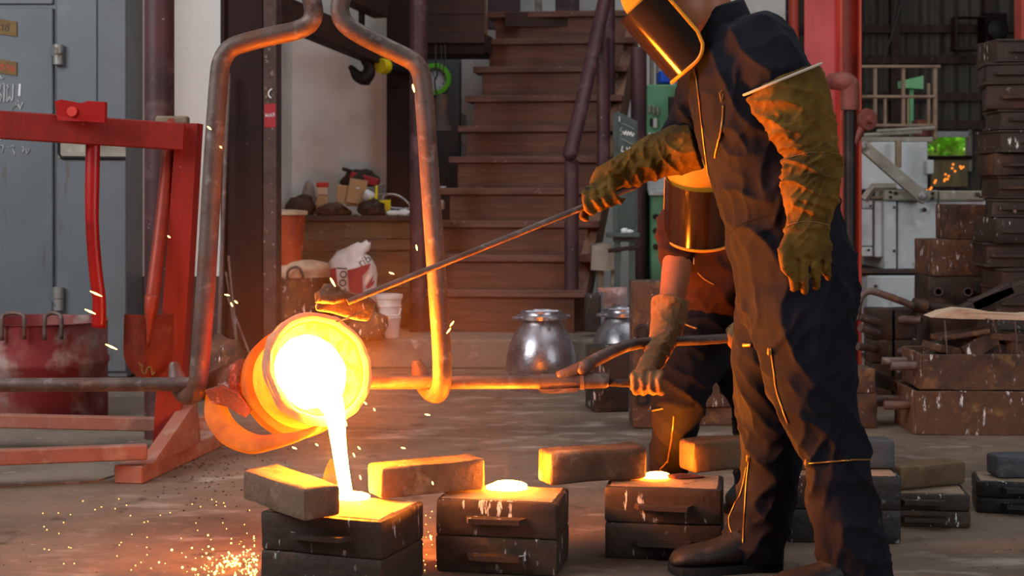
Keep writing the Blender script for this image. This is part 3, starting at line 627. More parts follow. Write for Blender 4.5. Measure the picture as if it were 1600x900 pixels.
obj('dust_rim', lt([(.110, h2 * .96), (.117, h2 * .97), (.117, h2 + .012), (.04, h2 + .02), (.005, h2 + .01)], c2, 30), 'sack', t, True, 45)
# printed bag
cbag = K(552, 470, 8.6); wb = pm(36, 8.6)
single('wood_block', wallbox(cbag.x - .10, cbag.x + .13, 8.5, 8.8, 0.16, cbag.z, .008), 'bench', 'dusty timber block under the printed bag', 'block')
t = thing('printed_bag', 'white and maroon paper bag with a twisted top on a timber block', 'bag', cbag)
rings = []
for (y, cx, hw, d) in ((470, 553, 33, .09), (455, 553, 36, .10), (430, 552, 37, .10), (412, 551, 36, .085), (403, 548, 30, .06), (396, 546, 22, .045), (388, 560, 17, .03), (381, 570, 10, .02), (378, 575, 5, .012)):
    p = K(cx, y, 8.6); rings.append([p + Vector((pm(hw, 8.6) * math.copysign(abs(math.cos(a)) ** .6, math.cos(a)), d * math.copysign(abs(math.sin(a)) ** .6, math.sin(a)), .012 * math.sin(3 * a + y))) for a in [2 * math.pi * k / 28 for k in range(28)]])
bm = B(); rings_to_mesh(bm, rings); bmesh.ops.subdivide_edges(bm, edges=bm.edges[:], cuts=1); rough(bm, .012, 14, 3); obj('paper', bm, 'sack' if False else 'white_plastic', t, True)
obj('print_panel', rough(pxprism([(543, 422), (556, 419), (579, 411), (576, 420), (566, 432), (567, 460), (546, 460)], 8.485, .02), .004, 14, 2), 'red_bagprint', t)
obj('print_panel', rough(pxprism([(516, 420), (524, 418), (528, 458), (517, 456)], 8.50, .02), .004, 14, 4), 'red_bagprint', t)
obj('print_mark', rough(pxprism([(571, 448), (577, 440), (584, 430), (581, 442), (586, 436), (583, 446), (574, 452)], 8.482, .015), .003, 14, 2), 'red_bagprint', t)
obj('bag_lettering', text_mesh('cool', .085, Matrix.Translation(K(534, 438, 8.482)) @ FACE @ Matrix.Rotation(R(86), 4, 'Z')), 'ink_dark', t)
obj('bag_lettering', text_mesh('ribo', .065, Matrix.Translation(K(574, 405, 8.50)) @ FACE @ Matrix.Rotation(R(28), 4, 'Z')), 'ink_dark', t)
# white buckets
c3 = Vector((K(607, 0, 8.6).x, 8.6, .16)); 
t = thing('plastic_pail', 'dusty white plastic pail with two ribs and a wire handle on the plinth', 'pail', c3); hp = K(0, 460, 8.6).z - .16
obj('shell', lt([(.056, 0), (.068, hp * .45), (.072, hp * .46), (.068, hp * .5), (.07, hp * .72), (.076, hp * .73), (.071, hp * .78), (.073, hp * .9), (.08, hp * .91), (.08, hp), (.06, hp + .004), (.002, hp + .002)], c3, 28), 'white_plastic', t, True, 45)
obj('wire_handle', tb([K(593, 503, 8.5), K(600, 496, 8.49), K(612, 493, 8.49), K(623, 492, 8.5), K(626, 482, 8.56)], .005, 6, 3), 'white_plastic', t)
single('slag_lump', blob(Vector((K(575, 0, 8.45).x, 8.45, .16)), (.11, .08, .16), .35, 1.8, 41), 'flask_rust', 'brown slag lump on the plinth below the printed bag', 'slag', smooth=True)
# leaning rods against the column
for i, (x0, y0, x1, y1) in enumerate(((353, 425, 380, 560), (357, 400, 377, 540), (356, 465, 410, 545))):
    single('thin_rod', tb([K(x0, y0, 7.92), Vector((K(x1, 0, 7.6).x, 7.6, .01))], .006, 6), 'rust_pipe', ('thin rusty rod leaning on the dark column, the tallest', 'thin rusty rod leaning on the dark column, upright', 'thin rusty rod leaning slantwise on the dark column')[i], 'rod')
single('steel_bar', tb([K(358, 115, 7.93), K(352, 250, 7.9), Vector((K(340, 0, 7.75).x, 7.75, .02))], .011, 8), 'rust_pipe', 'long thin steel bar leaning upright on the dark column', 'bar')
single('slag_lump', blob(Vector((K(345, 0, 7.2).x, 7.2, 0)), (.14, .1, .30), .3, 1.8, 47), 'flask_rust', 'dusty slag lump on the floor beside the dark column', 'slag', smooth=True)

# ================================================================ aluminium pots
def pot(c, R0, H, label):
    t = thing('aluminium_pot', label, 'pot', c, 0, 'cast aluminium pots')
    pf = [(.62, 0), (.95, .0), (.97, .06), (.80, .10), (.93, .20), (.99, .24), (1.0, .30), (.97, .42), (.88, .58), (.76, .70), (.62, .80), (.55, .86), (.53, .90)]
    obj('belly', lt([(r * R0, z * H) for r, z in pf], c, 48), 'alu', t, True, 45)
    ft = [(.50, .895), (.70, .895), (.70, .945), (.60, .95), (.58, .97), (.58, 1.0), (.50, 1.0), (.48, .93)]
    rim = obj('collar', lt([(r * R0, z * H) for r, z in ft], c, 40), 'alu', t, True, 35)
    for k in range(4):
        a = R(25 + 90 * k); p = Vector(c) + Vector((math.cos(a) * R0 * .74, math.sin(a) * R0 * .74, H * .92))
        obj('lug', bxm(p, (.05, .04, H * .045), rz3(a), .008, 2), 'alu', rim)
    obj('cross_bar', bxm(Vector(c) + Vector((0, 0, H * .985)), (R0 * 1.0, .02, .014), rz3(R(15)), .004), 'alu', t)
    obj('seam_band', lt([(.95 * R0, .215 * H), (.985 * R0, .22 * H), (.985 * R0, .235 * H), (.95 * R0, .24 * H)], c, 40), 'alu', t, True, 30)
pot(Vector((K(846, 0, 7.62).x, 7.62, 0)), pm(56, 7.62), K(0, 486, 7.6).z, 'big cast aluminium pot standing on the floor before the stairs')
pot(Vector((K(975, 0, 8.0).x, 8.0, 0)), pm(54, 8.0), K(0, 482, 8.0).z, 'cast aluminium pot half hidden behind the upright rusty flask')

# ================================================================ chalkboard stand and green machines
YD = 8.9
t = thing('chalkboard_stand', 'small green chalkboard stand beside the stairs', 'chalkboard', (K(975, 0, YD).x, YD, 0))
fr = obj('board', pxprism([(958, 178), (966, 174), (996, 190), (996, 378), (958, 378)], YD, .03), 'frame_green', t)
obj('writing_panel', pxprism([(966, 184), (993, 198), (993, 356), (966, 356)], YD - .006, .02), 'board_green', t)
obj('tray', pxbox(948, 364, 1000, 371, YD - .08, .1), 'frame_green', t)
def cs(pts, w=.0035): return stroke(pts, w, YD - .008, t, 'chalk', 'chalk_line', 3)
cs([(971, 192), (980, 196), (991, 202)], .003); cs([(972, 199), (969, 203), (973, 207), (970, 212)]); cs([(974, 205), (976, 211), (978, 204), (980, 212), (982, 205), (984, 212), (986, 206), (988, 213), (991, 208)])
cs([(970, 217), (978, 220), (985, 224), (992, 225)], .003); cs([(973, 228), (971, 236), (975, 237)]); cs([(979, 230), (982, 238), (984, 230), (987, 238), (990, 232)]); cs([(968, 190), (968, 182)], .003)
for x in (965, 988): obj('leg', bxm((K(x, 0, YD).x, YD + .02, K(0, 372, YD).z / 2), (.035, .03, K(0, 372, YD).z)), 'frame_green', t)
obj('stretcher', tb([K(950, 392, YD), K(998, 386, YD)], .012, 8), 'rust_dark', t)
for i, x in enumerate((976, 984)): single('chalk_lump', blob(K(x, 364, YD - .05), (.022, .02, .03 - .01 * i), .3, 1.5, 50 + i), 'chalk', ('larger white chalk lump on the chalkboard tray', 'smaller white chalk lump on the chalkboard tray')[i], 'chalk', smooth=True)
t = thing('grey_hopper', 'small grey sheet metal hopper between the stairs and chalkboard', 'hopper', (K(945, 0, 9.0).x, 9.0, 0))
obj('hopper_box', pxprism([(925, 384), (945, 380), (972, 390), (971, 420), (948, 423), (923, 422)], 9.0, .2), 'girder', t)
for x in (938, 960): obj('leg', bxm((K(x, 0, 9.1).x, 9.1, K(0, 420, 9.1).z / 2), (.04, .04, K(0, 420, 9.1).z)), 'girder', t)
t = thing('control_cabinet', 'pale green machine control cabinet with square buttons', 'control cabinet', (K(1040, 0, 10.2).x, 10.4, 0))
obj('body', wallbox(K(1010, 0, 10.2).x, K(1100, 0, 10.2).x, 10.2, 10.7, .03, K(0, 132, 10.2).z, .01), 'green_m', t)
for k in range(3): obj('button', pxbox(1013 + 6.5 * k, 163 + 2 * k, 1017 + 6.5 * k, 177 + 2 * k, 10.18, .03), 'girder', t)
obj('switch', pxbox(1016, 184, 1019, 197, 10.17, .03), 'black_steel', t); obj('socket', pxbox(1021, 185, 1027, 200, 10.17, .03), 'white_plastic', t)
for k in range(4): obj('button', pxbox(1013 + 8 * k, 207, 1018 + 8 * k, 211, 10.18, .03), 'white_plastic', t)
t = thing('control_console', 'darker green console with a sloping dusty top', 'console', (K(1035, 0, 9.5).x, 9.6, 0))
obj('body', wallbox(K(1017.5, 0, 9.5).x, K(1085, 0, 9.5).x, 9.5, 9.9, .02, K(0, 302, 9.5).z, .008), 'green_m', t)
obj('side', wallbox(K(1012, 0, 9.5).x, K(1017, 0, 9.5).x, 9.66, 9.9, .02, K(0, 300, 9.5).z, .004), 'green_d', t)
obj('sloping_top', pr([(-.03, 0), (.30, .17), (.30, .10), (-.03, -.02)], (.28, 0, 0), (K(1013, 0, 9.5).x, 9.5, K(0, 300, 9.5).z), (0, 1, 0), (0, 0, 1)), 'furnace', t)
for y in (338, 360, 385): obj('knob', lt([(.018, 0), (.018, .02), (.01, .025)], K(1024, y, 9.5), 12, (0, -1, 0)), 'black_steel', t)
single('blue_bin', pxbox(1030, 110, 1052, 130, 10.3, .2, .01), 'blue', 'bright blue plastic bin on top of the green cabinet', 'bin')
for i, (x0, x1) in enumerate(((1016, 1022), (1026, 1031), (1056, 1064))): single('pipe_upright', wallbox(K(x0, 0, 10.9).x, K(x1, 0, 10.9).x, 10.9, 10.95, 0, K(0, 70 - 4 * i, 10.9).z, .004), 'girder', ('pale steel upright behind the blue bin, nearest the maroon post', 'pale steel upright behind the blue bin, in the middle', 'pale steel upright behind the blue bin, nearest the coverall')[i], 'upright')
t = thing('machine_plate', 'dark dented steel plate with white marks beside the green cabinet', 'plate', K(1060, 185, 9.98))
obj('plate', pxbox(1045, 151, 1082, 186, 9.98, .05), 'flask', t); obj('plate_bracket', pxbox(1066, 110, 1086, 149, 10.0, .05), 'flask', t)
obj('stand', wallbox(K(1058, 0, 10.0).x, K(1064, 0, 10.0).x, 10.0, 10.04, 0, K(0, 180, 10.0).z), 'black_steel', t)
single('sheet_offcut', pxprism([(934, 450), (979, 448), (981, 492), (936, 520)], 8.75, .03), 'alu', 'dull grey aluminium sheet offcut leaning by the stringer', 'sheet')
single('iron_slab', pxbox(915, 460, 939, 519, 8.6, .12, .008), 'flask', 'upright dark iron slab on the plinth by the stringer', 'slab')

# ================================================================ red column, pipe, furnace, railing at the right
YE = 7.6
t = thing('red_column', 'tall red steel column behind the leaning worker', 'column', (K(1300, 0, YE).x, YE, 0))
obj('flange', bxm((K(1283, 0, YE).x, YE, 2.4), (pm(54, YE), .02, 4.8), rz3(R(8)), .003), 'red_steel', t)
obj('flange_edge', bxm((K(1311, 0, YE).x, YE - .02, 2.4), (pm(4, YE), .05, 4.8), rz3(R(8)), .002), 'red_orange', t)
obj('web', bxm((K(1328, 0, YE + .1).x, YE + .1, 2.4), (pm(36, YE + .1), .02, 4.8), None, .003), 'red_orange', t)
obj('back_flange', bxm((K(1341, 0, YE + .06).x, YE + .06, 2.4), (.012, .1, 4.8), None, .002), 'red_orange', t)
YP = 7.35
t = thing('riser_pipe', 'black riser pipe with rusty red elbow beside the red column', 'pipe', (K(1327, 0, YP).x, YP, 0))
obj('pipe', tb([(K(1328, 0, YP).x, YP, 0), K(1328, 160, YP)], .028, 14), 'black_steel', t, True, 50)
obj('elbow', tb([K(1328, 172, YP), K(1328, 145, YP), K(1326, 132, YP), K(1316, 127, YP), K(1300, 127, YP + .1)], [.046, .046, .048, .045, .04], 14, 4), 'rust_red', t, True, 50)
obj('valve_wheel', lt([(.012, -.02), (.05, -.018), (.054, 0), (.05, .018), (.012, .02)], K(1354, 187, YP), 24, (.4, -.9, 0)), 'rust_red', t, True, 45)
obj('wheel_hub', lt([(.018, 0), (.018, .05)], K(1354, 187, YP), 12, (.4, -.9, 0)), 'rust_red', t)
obj('branch', tb([K(1334, 225, YP), K(1340, 212, YP), K(1350, 190, YP)], .02, 10, 3), 'rust_red', t, True)
single('round_post', tb([(K(1240, 0, 12).x, 12, 0), (K(1240, 0, 12).x, 12, 4)], .04, 12), 'red_orange', 'thin red post far behind the red column', 'post')
single('red_column', bxm((K(1600, 0, 10.0).x + .04, 10.0, 2.2), (.16, .15, 4.4), None, .006), 'red_orange', 'far red steel column behind the tall flask stack', 'column')

YF = 9.0
def fb(x0, y0, x1, y1, d, Y=YF, bev=.006): return pxbox(x0, y0, x1, y1, Y, d, bev)
t = thing('tilting_furnace', 'silver grey tilting furnace body with bolted panels', 'furnace', (K(1440, 0, YF).x, YF + .5, 0))
obj('front_panel', fb(1402, 314, 1465, 421, .9), 'furnace', t); obj('front_panel', fb(1382, 314, 1401, 421, .9, YF - .02), 'furnace', t)
obj('front_panel', fb(1466, 314, 1546, 421, .9, YF + .01), 'furnace', t)
tb_ = obj('top_beam', fb(1383, 297, 1466, 313, .25, YF - .05), 'girder', t); obj('top_beam', fb(1467, 298, 1540, 313, .25, YF - .03), 'girder', t)
obj('side_panel', fb(1366, 314, 1380, 402, .5, YF + .02), 'furnace', t); obj('side_box', fb(1338, 327, 1364, 385, .4), 'furnace', t); obj('side_foot', fb(1342, 386, 1364, 401, .4), 'furnace', t); obj('side_head', fb(1348, 313, 1364, 326, .4), 'furnace', t)
obj('frame_bracket', tb([K(1350, 312, YF), K(1364, 293, YF), K(1400, 293, YF)], .026, 4), 'girder', t); obj('edge_strip', fb(1354, 307, 1380, 311, .2), 'rail_wood', t)
obj('base_channel', fb(1340, 420, 1450, 428, .9, YF - .03), 'rust_dark', t)
obj('lower_panel', wallbox(K(1352, 0, YF).x, K(1500, 0, YF).x, YF - .06, YF + .8, .02, K(0, 430, YF).z, .01), 'furnace', t)
for (x, y, r) in ((1397, 324, .008), (1397, 392, .008), (1444, 328, .014), (1441, 389, .010), (1360, 322, .008), (1357, 391, .008), (1391, 300, .009), (1391, 308, .009), (1399, 302, .011), (1457, 302, .010), (1457, 310, .010), (1527, 304, .014), (1368, 447, .01), (1436, 450, .01), (1438, 440, .01)):
    obj('bolt', lt([(r, 0), (r, .008), (r * .5, .012)], K(x, y, YF - .065 if y > 440 else YF - (.05 if y < 314 else .022)), 8, (0, -1, 0)), 'rust_dark', t)
arm = obj('tilt_arm', None or pxprism([(1338, 228), (1346, 219), (1356, 222), (1456, 306), (1444, 319), (1436, 314)], YF - .14, .06), 'girder', t)
for x, y in ((1347, 229), (1441, 306)): obj('pivot', lt([(.024, 0), (.024, .015), (.014, .02), (.014, .03), (.004, .032)], K(x, y, YF - .14), 16, (0, -1, 0)), 'steel_hinge', arm, True, 40)
obj('cover_box', fb(1345, 222, 1450, 296, .5, YF + .35), 'furnace', t); obj('cover_post', fb(1401, 218, 1409, 262, .05, YF + .2), 'rail_wood', t)
obj('hinge_block', fb(1449, 250, 1460, 272, .06, YF + .3), 'furnace', t)

YG = 10.5
t = thing('gallery_railing', 'brown railed gallery above the tilting furnace', 'railing', (K(1405, 0, YG).x, YG, K(0, 222, YG).z))
for y, x0, x1 in ((104, 1343, 1470), (151, 1345, 1462), (196, 1360, 1460)): obj('rail', bar_ if False else pxbox(x0, y - 2.5, x1, y + 2, YG, .03), 'rail_wood', t)
for x0, x1, y0, y1 in ((1366, 1371, 105, 195), (1410, 1415, 105, 195), (1459, 1465, 103, 218), (1382, 1386, 152, 200), (1450, 1454, 130, 196), (1418, 1421, 152, 200)): obj('baluster', pxbox(x0, y0, x1, y1, YG + .01, .04), 'rail_wood', t)
obj('deck_edge', pxbox(1345, 214, 1458, 222, YG - .15, .6), 'girder', t)
obj('deck_leg', wallbox(K(1350, 0, YG).x, K(1354, 0, YG).x, YG + .2, YG + .26, 0, K(0, 221, YG).z), 'rail_wood', t); obj('deck_leg', wallbox(K(1446, 0, YG).x, K(1450, 0, YG).x, YG + .2, YG + .26, 0, K(0, 221, YG).z), 'rail_wood', t)
single('rust_crate', pxbox(1433, 187, 1458, 213, YG + .1, .15, .004), 'rust_red', 'small rusty crate on the railed gallery deck', 'crate')
for i, (x0, y0, x1, y1) in enumerate(((1370, 205, 1460, 200), (1350, 211, 1440, 206))): single('loose_bar', tb([K(x0, y0, YG - .05), K(x1, y1, YG - .02)], .014, 6), 'girder', ('loose steel bar lying on the gallery deck, upper one', 'loose steel bar lying on the gallery deck edge, lower one')[i], 'bar')
t = thing('pedestal_lamp', 'pale green lamp box on a green pole behind the gallery rail', 'lamp', K(1424, 200, YG + .3))
obj('lamp_box', pxprism([(1409, 126), (1443, 118), (1443, 139), (1410, 137)], YG + .3, .12), 'lamp_green', t); obj('pole', pxbox(1422, 139, 1428, 213, YG + .34, .03), 'lamp_green', t)
t = thing('exhaust_fan', 'dark square exhaust fan on a bracket high on the far wall', 'fan', K(1540, 75, 16.6))
obj('housing', pxbox(1540, 20, 1574, 66, 16.6, .3), 'col_dark', t); obj('fan_ring', lt([(.05, 0), (.11, 0), (.12, .03), (.10, .05)], K(1557, 46, 16.6), 24, (0, -1, 0)), 'black_steel', t, True)
for x0, y0, x1, y1 in ((1493, 25, 1496, 74), (1493, 25, 1540, 27), (1492, 72, 1542, 78)): obj('bracket', pxbox(x0, y0, x1, y1, 16.6, .2), 'col_edge', t)
for i, (x0, y0, x1, y1) in enumerate(((1430, 0, 1368, 135), (1408, 0, 1396, 36))): single('hanging_cable', tb([K(x0, y0 - 60, 13), K(x1, y1, 13)], .008, 5), 'black_steel', ('long dark cable hanging across the far shed wall', 'short dark cable hanging by the far shed wall')[i], 'cable')

# ================================================================ moulding flasks and iron weights on the floor
SEED = [1.0]
def flask(loc, rz, s, m, label, group=None, lugs='plate', sand=False, cuts=3, amp=.0025, tilt=0.0, rims=False, lx=0.0):
    SEED[0] += 3.7
    t = thing('moulding_flask', label, 'flask', loc, rz, group); t.rotation_euler = (0, tilt, rz)
    mt = parent_matrix(t); w, d, h = s
    fb_ = roughbox(s, .007, cuts, amp, 11, SEED[0]); bmesh.ops.transform(fb_, matrix=mt, verts=fb_.verts); obj('frame', fb_, m, t, True, 35)
    if sand:
        sb = bxm((0, 0, h - .004), (w - .022, d - .022, .012), None, .003); bmesh.ops.subdivide_edges(sb, edges=sb.edges[:], cuts=6, use_grid_fill=True); rough(sb, .002, 25, SEED[0]); bmesh.ops.transform(sb, matrix=mt, verts=sb.verts); obj('sand', sb, 'sand', t)
    if lugs == 'plate':
        for sy in (-1, 1):
            lb = pr([(-.25 * w, 0), (-.20 * w, .034), (.21 * w, .034), (.26 * w, 0)], (0, 0, .013), (lx * w, sy * d / 2 * .985, h * .42), (1, 0, 0), (0, sy, 0)); rough(lb, .002, 30, SEED[0]); bmesh.ops.transform(lb, matrix=mt, verts=lb.verts); obj('lug', lb, m, t)
    elif lugs == 'pin':
        for sy in (-.28, .28):
            lb = tb([(-w / 2 - .085, sy * d, h * .5), (-w / 2 + .01, sy * d, h * .5)], .016, 12); bmesh.ops.transform(lb, matrix=mt, verts=lb.verts); obj('pin', lb, 'rust_pipe', t, True, 40)
    elif lugs == 'pinfront':
        for sx in (-.33, .12):
            lb = lt([(.012, -.001), (.022, 0), (.022, .09), (.014, .09), (.013, .03), (.001, .03)], (sx * w, -d / 2, h * .55), 14, (-.25, -1, .1)); bmesh.ops.transform(lb, matrix=mt, verts=lb.verts); obj('pin', lb, 'rust_dark', t, True, 40)
    if rims:
        for z in (.006, h - .006):
            rb2 = rough(bxm((SEED[0] % .013 - .006, 0, z), (w + .018, d + .022, .010), None, .002), .003, 9, SEED[0] + z); bmesh.ops.transform(rb2, matrix=mt, verts=rb2.verts); obj('rim', rb2, m, t)
    return t
def weight(loc, rz, s, m, label, group='iron weights on the moulds', tilt=0.0, roll=0.0, amp=.004):
    SEED[0] += 5.3
    bm = roughbox(s, .010, 4, amp, 10, SEED[0])
    o = obj('mould_weight', bm, m, None, True, 45); o.location = loc; o.rotation_euler = (roll, tilt, rz)
    return tag(o, label, 'weight', group)
GM = 'flasks of the poured moulds'
def mould(c, rz, w, d, h, m1, m2, n1, n2):
    flask((c[0], c[1], 0), rz, (w, d, h), m2, n2, GM)
    return flask((c[0], c[1], h), rz, (w, d, h - .001), m1, n1, GM, sand=True)
mould((-.422, 3.847), R(-20.5), .33, .25, .094, 'flask', 'flask', 'upper half of the mould being poured, under the stream of metal', 'lower half of the mould being poured, on the sparking floor')
mould((-.022, 4.017), R(-11), .315, .205, .094, 'flask', 'flask', 'upper half of the glowing mould between two bridging weights', 'lower white-splashed half of the middle glowing mould')
mould((.416, 4.167), R(-9), .31, .205, .096, 'flask', 'flask', 'upper half of the mould beside the crouching worker\'s leg', 'lower half of the mould beside the black boot toe')
mould((.93, 4.36), R(-4), .31, .2, .094, 'flask_black', 'flask_black', 'upper black mould half behind the worker\'s legs', 'lower black glossy splashed mould half behind the worker\'s legs')
mould((1.205, 4.55), R(-8), .27, .17, .049, 'flask', 'flask', 'thin upper mould half under the tan block weight', 'thin lower mould half under the tan block weight')
mould((1.57, 4.72), R(-12), .29, .17, .049, 'flask_black', 'flask_black', 'thin upper mould half under the dark grey weight', 'thin lower mould half under the dark grey weight')
Z1 = .1895
weight((-.546, 3.784, Z1 + .008), R(-50), (.29, .105, .078), 'brick', 'scorched block weight lying askew beside the pouring stream', tilt=R(2))
weight((-.222, 3.999, Z1 + .005), R(27.4), (.295, .094, .082), 'brick', 'white-stained block weight bridging the first and middle moulds')
weight((.218, 4.166, Z1 + .006), R(21), (.288, .093, .088), 'brick', 'brown block weight bridging the middle mould and the next')
weight((.62, 4.36, Z1 + .004), R(24), (.29, .093, .086), 'brick_tan', 'block weight with brightly lit end behind the boot')
weight((.945, 4.385, Z1 + .002), R(3), (.28, .095, .08), 'brick_grey', 'blue grey block weight beside the worker\'s knee')
weight((1.228, 4.587, .102), R(24), (.24, .095, .067), 'brick_tan', 'tan rounded block weight on a thin splashed mould')
weight((1.60, 4.735, .102), R(4), (.25, .09, .067), 'brick_grey', 'dark grey block weight with brushed end on the outermost mould')

# glowing metal standing in the pouring cups
def pool(c, rx, ry, h, label):
    bm = B(); bmesh.ops.create_icosphere(bm, subdivisions=3, radius=1.0)
    for v in bm.verts: v.co = Vector((v.co.x * rx * (1 + .2 * noise.noise(v.co * 2 + Vector(c))), v.co.y * ry, max(v.co.z, -.1) * h)) + Vector(c)
    return single('metal_pool', bm, 'melt', label, 'molten metal', 'glowing pools in the mould cups', smooth=True)
pool((-.405, 3.94, .1905), .040, .030, .016, 'white-hot pool at the foot of the pouring stream')
pool((-.012, 4.072, .1905), .053, .036, .020, 'white-hot pool on the middle mould between two weights')
pool((.398, 4.215, .1935), .040, .028, .014, 'small white-hot pool on the mould by the crouching worker')
single('hot_slag', rough(blob((.47, 4.20, .192), (.05, .02, .012), .3, 1.8, 61), .002, 30), 'rust_red', 'thin reddish slag tongue beside the small glowing pool', 'slag')

# ================================================================ stacks of flasks behind
GT = 'flasks of the tall stack'
zz = 0.0; YT = 6.95
rows = [64.5, 100.5, 135, 172.5, 204, 240, 274.5, 310, 339, 378, 416, 450, 488]
zs = [K(0, y, YT).z for y in rows]; nlow = 4; base = [zs[-1] * k / nlow for k in range(nlow)]
levels = base + zs[::-1]
rnd = random.Random(5)
words = ['bottom', 'second', 'third', 'fourth', 'fifth', 'sixth', 'seventh', 'eighth', 'ninth', 'tenth', 'eleventh', 'twelfth', 'thirteenth', 'fourteenth', 'fifteenth', 'topmost']
for i in range(len(levels) - 1):
    h = levels[i + 1] - levels[i]
    off = {15: .02, 14: .0, 13: .01, 12: .05, 11: .015, 10: .01, 9: .04, 8: .03, 7: .0, 6: .0, 5: .03}.get(i, rnd.uniform(-.01, .04))
    flask((K(1532, 0, YT).x + .19 + off, YT + rnd.uniform(-.02, .04), levels[i]), R(rnd.uniform(-14, 6)), (.36, .27, h - .002), rnd.choice(['flask', 'rust_dark', 'rust_dark', 'flask']), 'rusty flask, %s from the floor in the tall stack by the trays' % words[i] if 0 < i < 15 else 'rusty flask, %s in the tall stack by the trays' % words[i], GT, lugs='plate', cuts=2, amp=.006, rims=(i % 3 != 1), lx=rnd.uniform(-.28, .0))
GS = 'flasks of the stack before the furnace'
Y2 = 7.2
z480, z430, z373, z318 = [K(0, y, Y2).z for y in (486, 431, 374, 319)]
flask((K(1500, 0, Y2).x, Y2 + .1, 0), R(-3), (.30, .28, z480 * .5), 'flask_rust', 'brown flask at the foot of the stack before the furnace', GS, lugs=None)
flask((K(1500, 0, Y2).x, Y2 + .1, z480 * .5), R(-1), (.30, .28, z480 * .5 - .001), 'rust_dark', 'brown flask second in the stack before the furnace', GS, lugs=None)
flask((K(1498, 0, Y2).x, Y2 + .1, z480), R(-2), (.30, .28, z430 - z480 - .001), 'rust_dark', 'dark flask with two round pins before the furnace', GS, lugs='pinfront')
flask((K(1499, 0, Y2).x, Y2 + .1, z430), R(2), (.29, .28, z373 - z430 - .001), 'flask_rust', 'wide rusty flask above the pinned one before the furnace', GS, lugs=None)
flask((K(1511, 0, Y2).x, Y2 + .1, z373), R(0), (.175, .25, z318 - z373 - .001), 'flask_rust', 'narrow rusty flask on top of the stack before the furnace', GS, lugs=None)
# trays full of scrap in front
YA = 6.15
def tray(loc, s, label, scrap):
    t = thing('scrap_tray', label, 'tray', loc, R(-1.5), 'rusty scrap trays'); mt = parent_matrix(t); w, d, h = s
    def put(name, bm, m, par=None):
        bmesh.ops.transform(bm, matrix=mt, verts=bm.verts); return obj(name, bm, m, par or t)
    def plate(c, sz, sd):
        bm = bxm(c, sz, None, .003); bmesh.ops.subdivide_edges(bm, edges=[e for e in bm.edges if e.calc_length() > .05], cuts=5, use_grid_fill=True); return rough(bm, .005, 7, sd)
    put('front_plate', plate((0, -d / 2, h / 2), (w, .014, h), 1), 'flask_rust'); put('back_plate', plate((0, d / 2, h / 2), (w, .014, h), 2), 'flask_rust')
    put('end_plate', plate((-w / 2, 0, h / 2), (.014, d, h), 3), 'flask_rust'); put('end_plate', plate((w / 2, 0, h / 2), (.014, d, h), 4), 'flask_rust')
    put('bottom', plate((0, 0, .01), (w, d, .012), 5), 'flask_rust')
    for sy in (-.3, .2): put('pin', tb([(-w / 2 - .11, sy * d, h * .62), (-w / 2 + .01, sy * d, h * .62)], .018, 12), 'rust_pipe')
    return t
h1 = K(0, 612, YA).z
tl = tray((K(1434, 0, YA).x + .30, YA + .19, 0), (.60, .36, h1), 'lower rusty steel tray splashed with white on the floor', 0)
h2 = K(0, 556, YA).z - h1
tu = tray((K(1443, 0, YA).x + .30, YA + .20, h1 + .002), (.58, .34, h2), 'upper rusty steel tray heaped with scrap iron', 1)
def scrap(name, label, bm, m, cat): return single(name, bm, m, label, cat)
zt2 = h1 + h2
single('scrap_fill', blob((K(1530, 0, 6.3).x, 6.34, h1 + .02), (.24, .13, h2 + .03), .25, 2.2, 77), 'rust_dark', 'heap of rusty scrap filling the upper tray', 'scrap', smooth=False)
for i, (x, y, sx, sy, sz, a, b_, lab) in enumerate(((1478, 545, 62, .12, 12, 12, 25, 'bent rusty channel offcut in the scrap tray, nearest its pins'), (1525, 540, 56, .1, 26, -28, 8, 'rusty square block tilted in the scrap tray middle'), (1560, 525, 70, .1, 10, 5, -12, 'long rusty plate lying across the scrap tray'), (1586, 540, 30, .1, 40, 4, 10, 'short upright rusty block at the scrap tray end'), (1500, 522, 80, .12, 8, -8, 4, 'flat rusty strip across the top of the scrap'))):
    single('scrap_piece', rough(bxm(K(x, y, 6.28), (pm(sx, 6.28), sy, pm(sz, 6.28)), Matrix.Rotation(R(a), 3, 'Y') @ rz3(R(b_)), .004), .003, 20, i), 'flask_rust', lab, 'scrap', 'scrap iron in the tray')
for i, (x0, x1) in enumerate(((1476, 1560), (1586, 1640))):
    single('bent_strap', tb([K(x0, 500, 6.2), K(x0 + 4, 552, 6.2), K(x0 + 8, 556, 6.25), K(x1, 556, 6.25), K(x1 + 4, 552, 6.2), K(x1 - 8, 500, 6.2), K(x1 - 20, 498, 6.22)], .0035, 6), 'rust_pipe', ('thin bent iron strap standing in the scrap by the tray pins', 'thin bent iron strap standing in the scrap beside the tall stack')[i], 'strap')
single('timber_plank', rough(pxprism([(1455, 496), (1475, 488), (1500, 483), (1530, 485), (1560, 490), (1600, 492), (1660, 488), (1660, 504), (1580, 500), (1500, 498)], 6.22, .12), .004, 9), 'sack', 'pale split timber plank lying across the scrap tray', 'plank')
for i, (x, y, a) in enumerate(((1538, 470, -27), (1560, 462, -20))):
    single('angle_iron', bxm(K(x, y, 6.5), (pm(92, 6.5), .07, pm(18, 6.5)), Matrix.Rotation(R(a), 3, 'Y'), .004), 'rust_dark', ('rusty angle iron leaning up behind the pale plank', 'second rusty angle iron leaning against the tall stack')[i], 'angle iron')
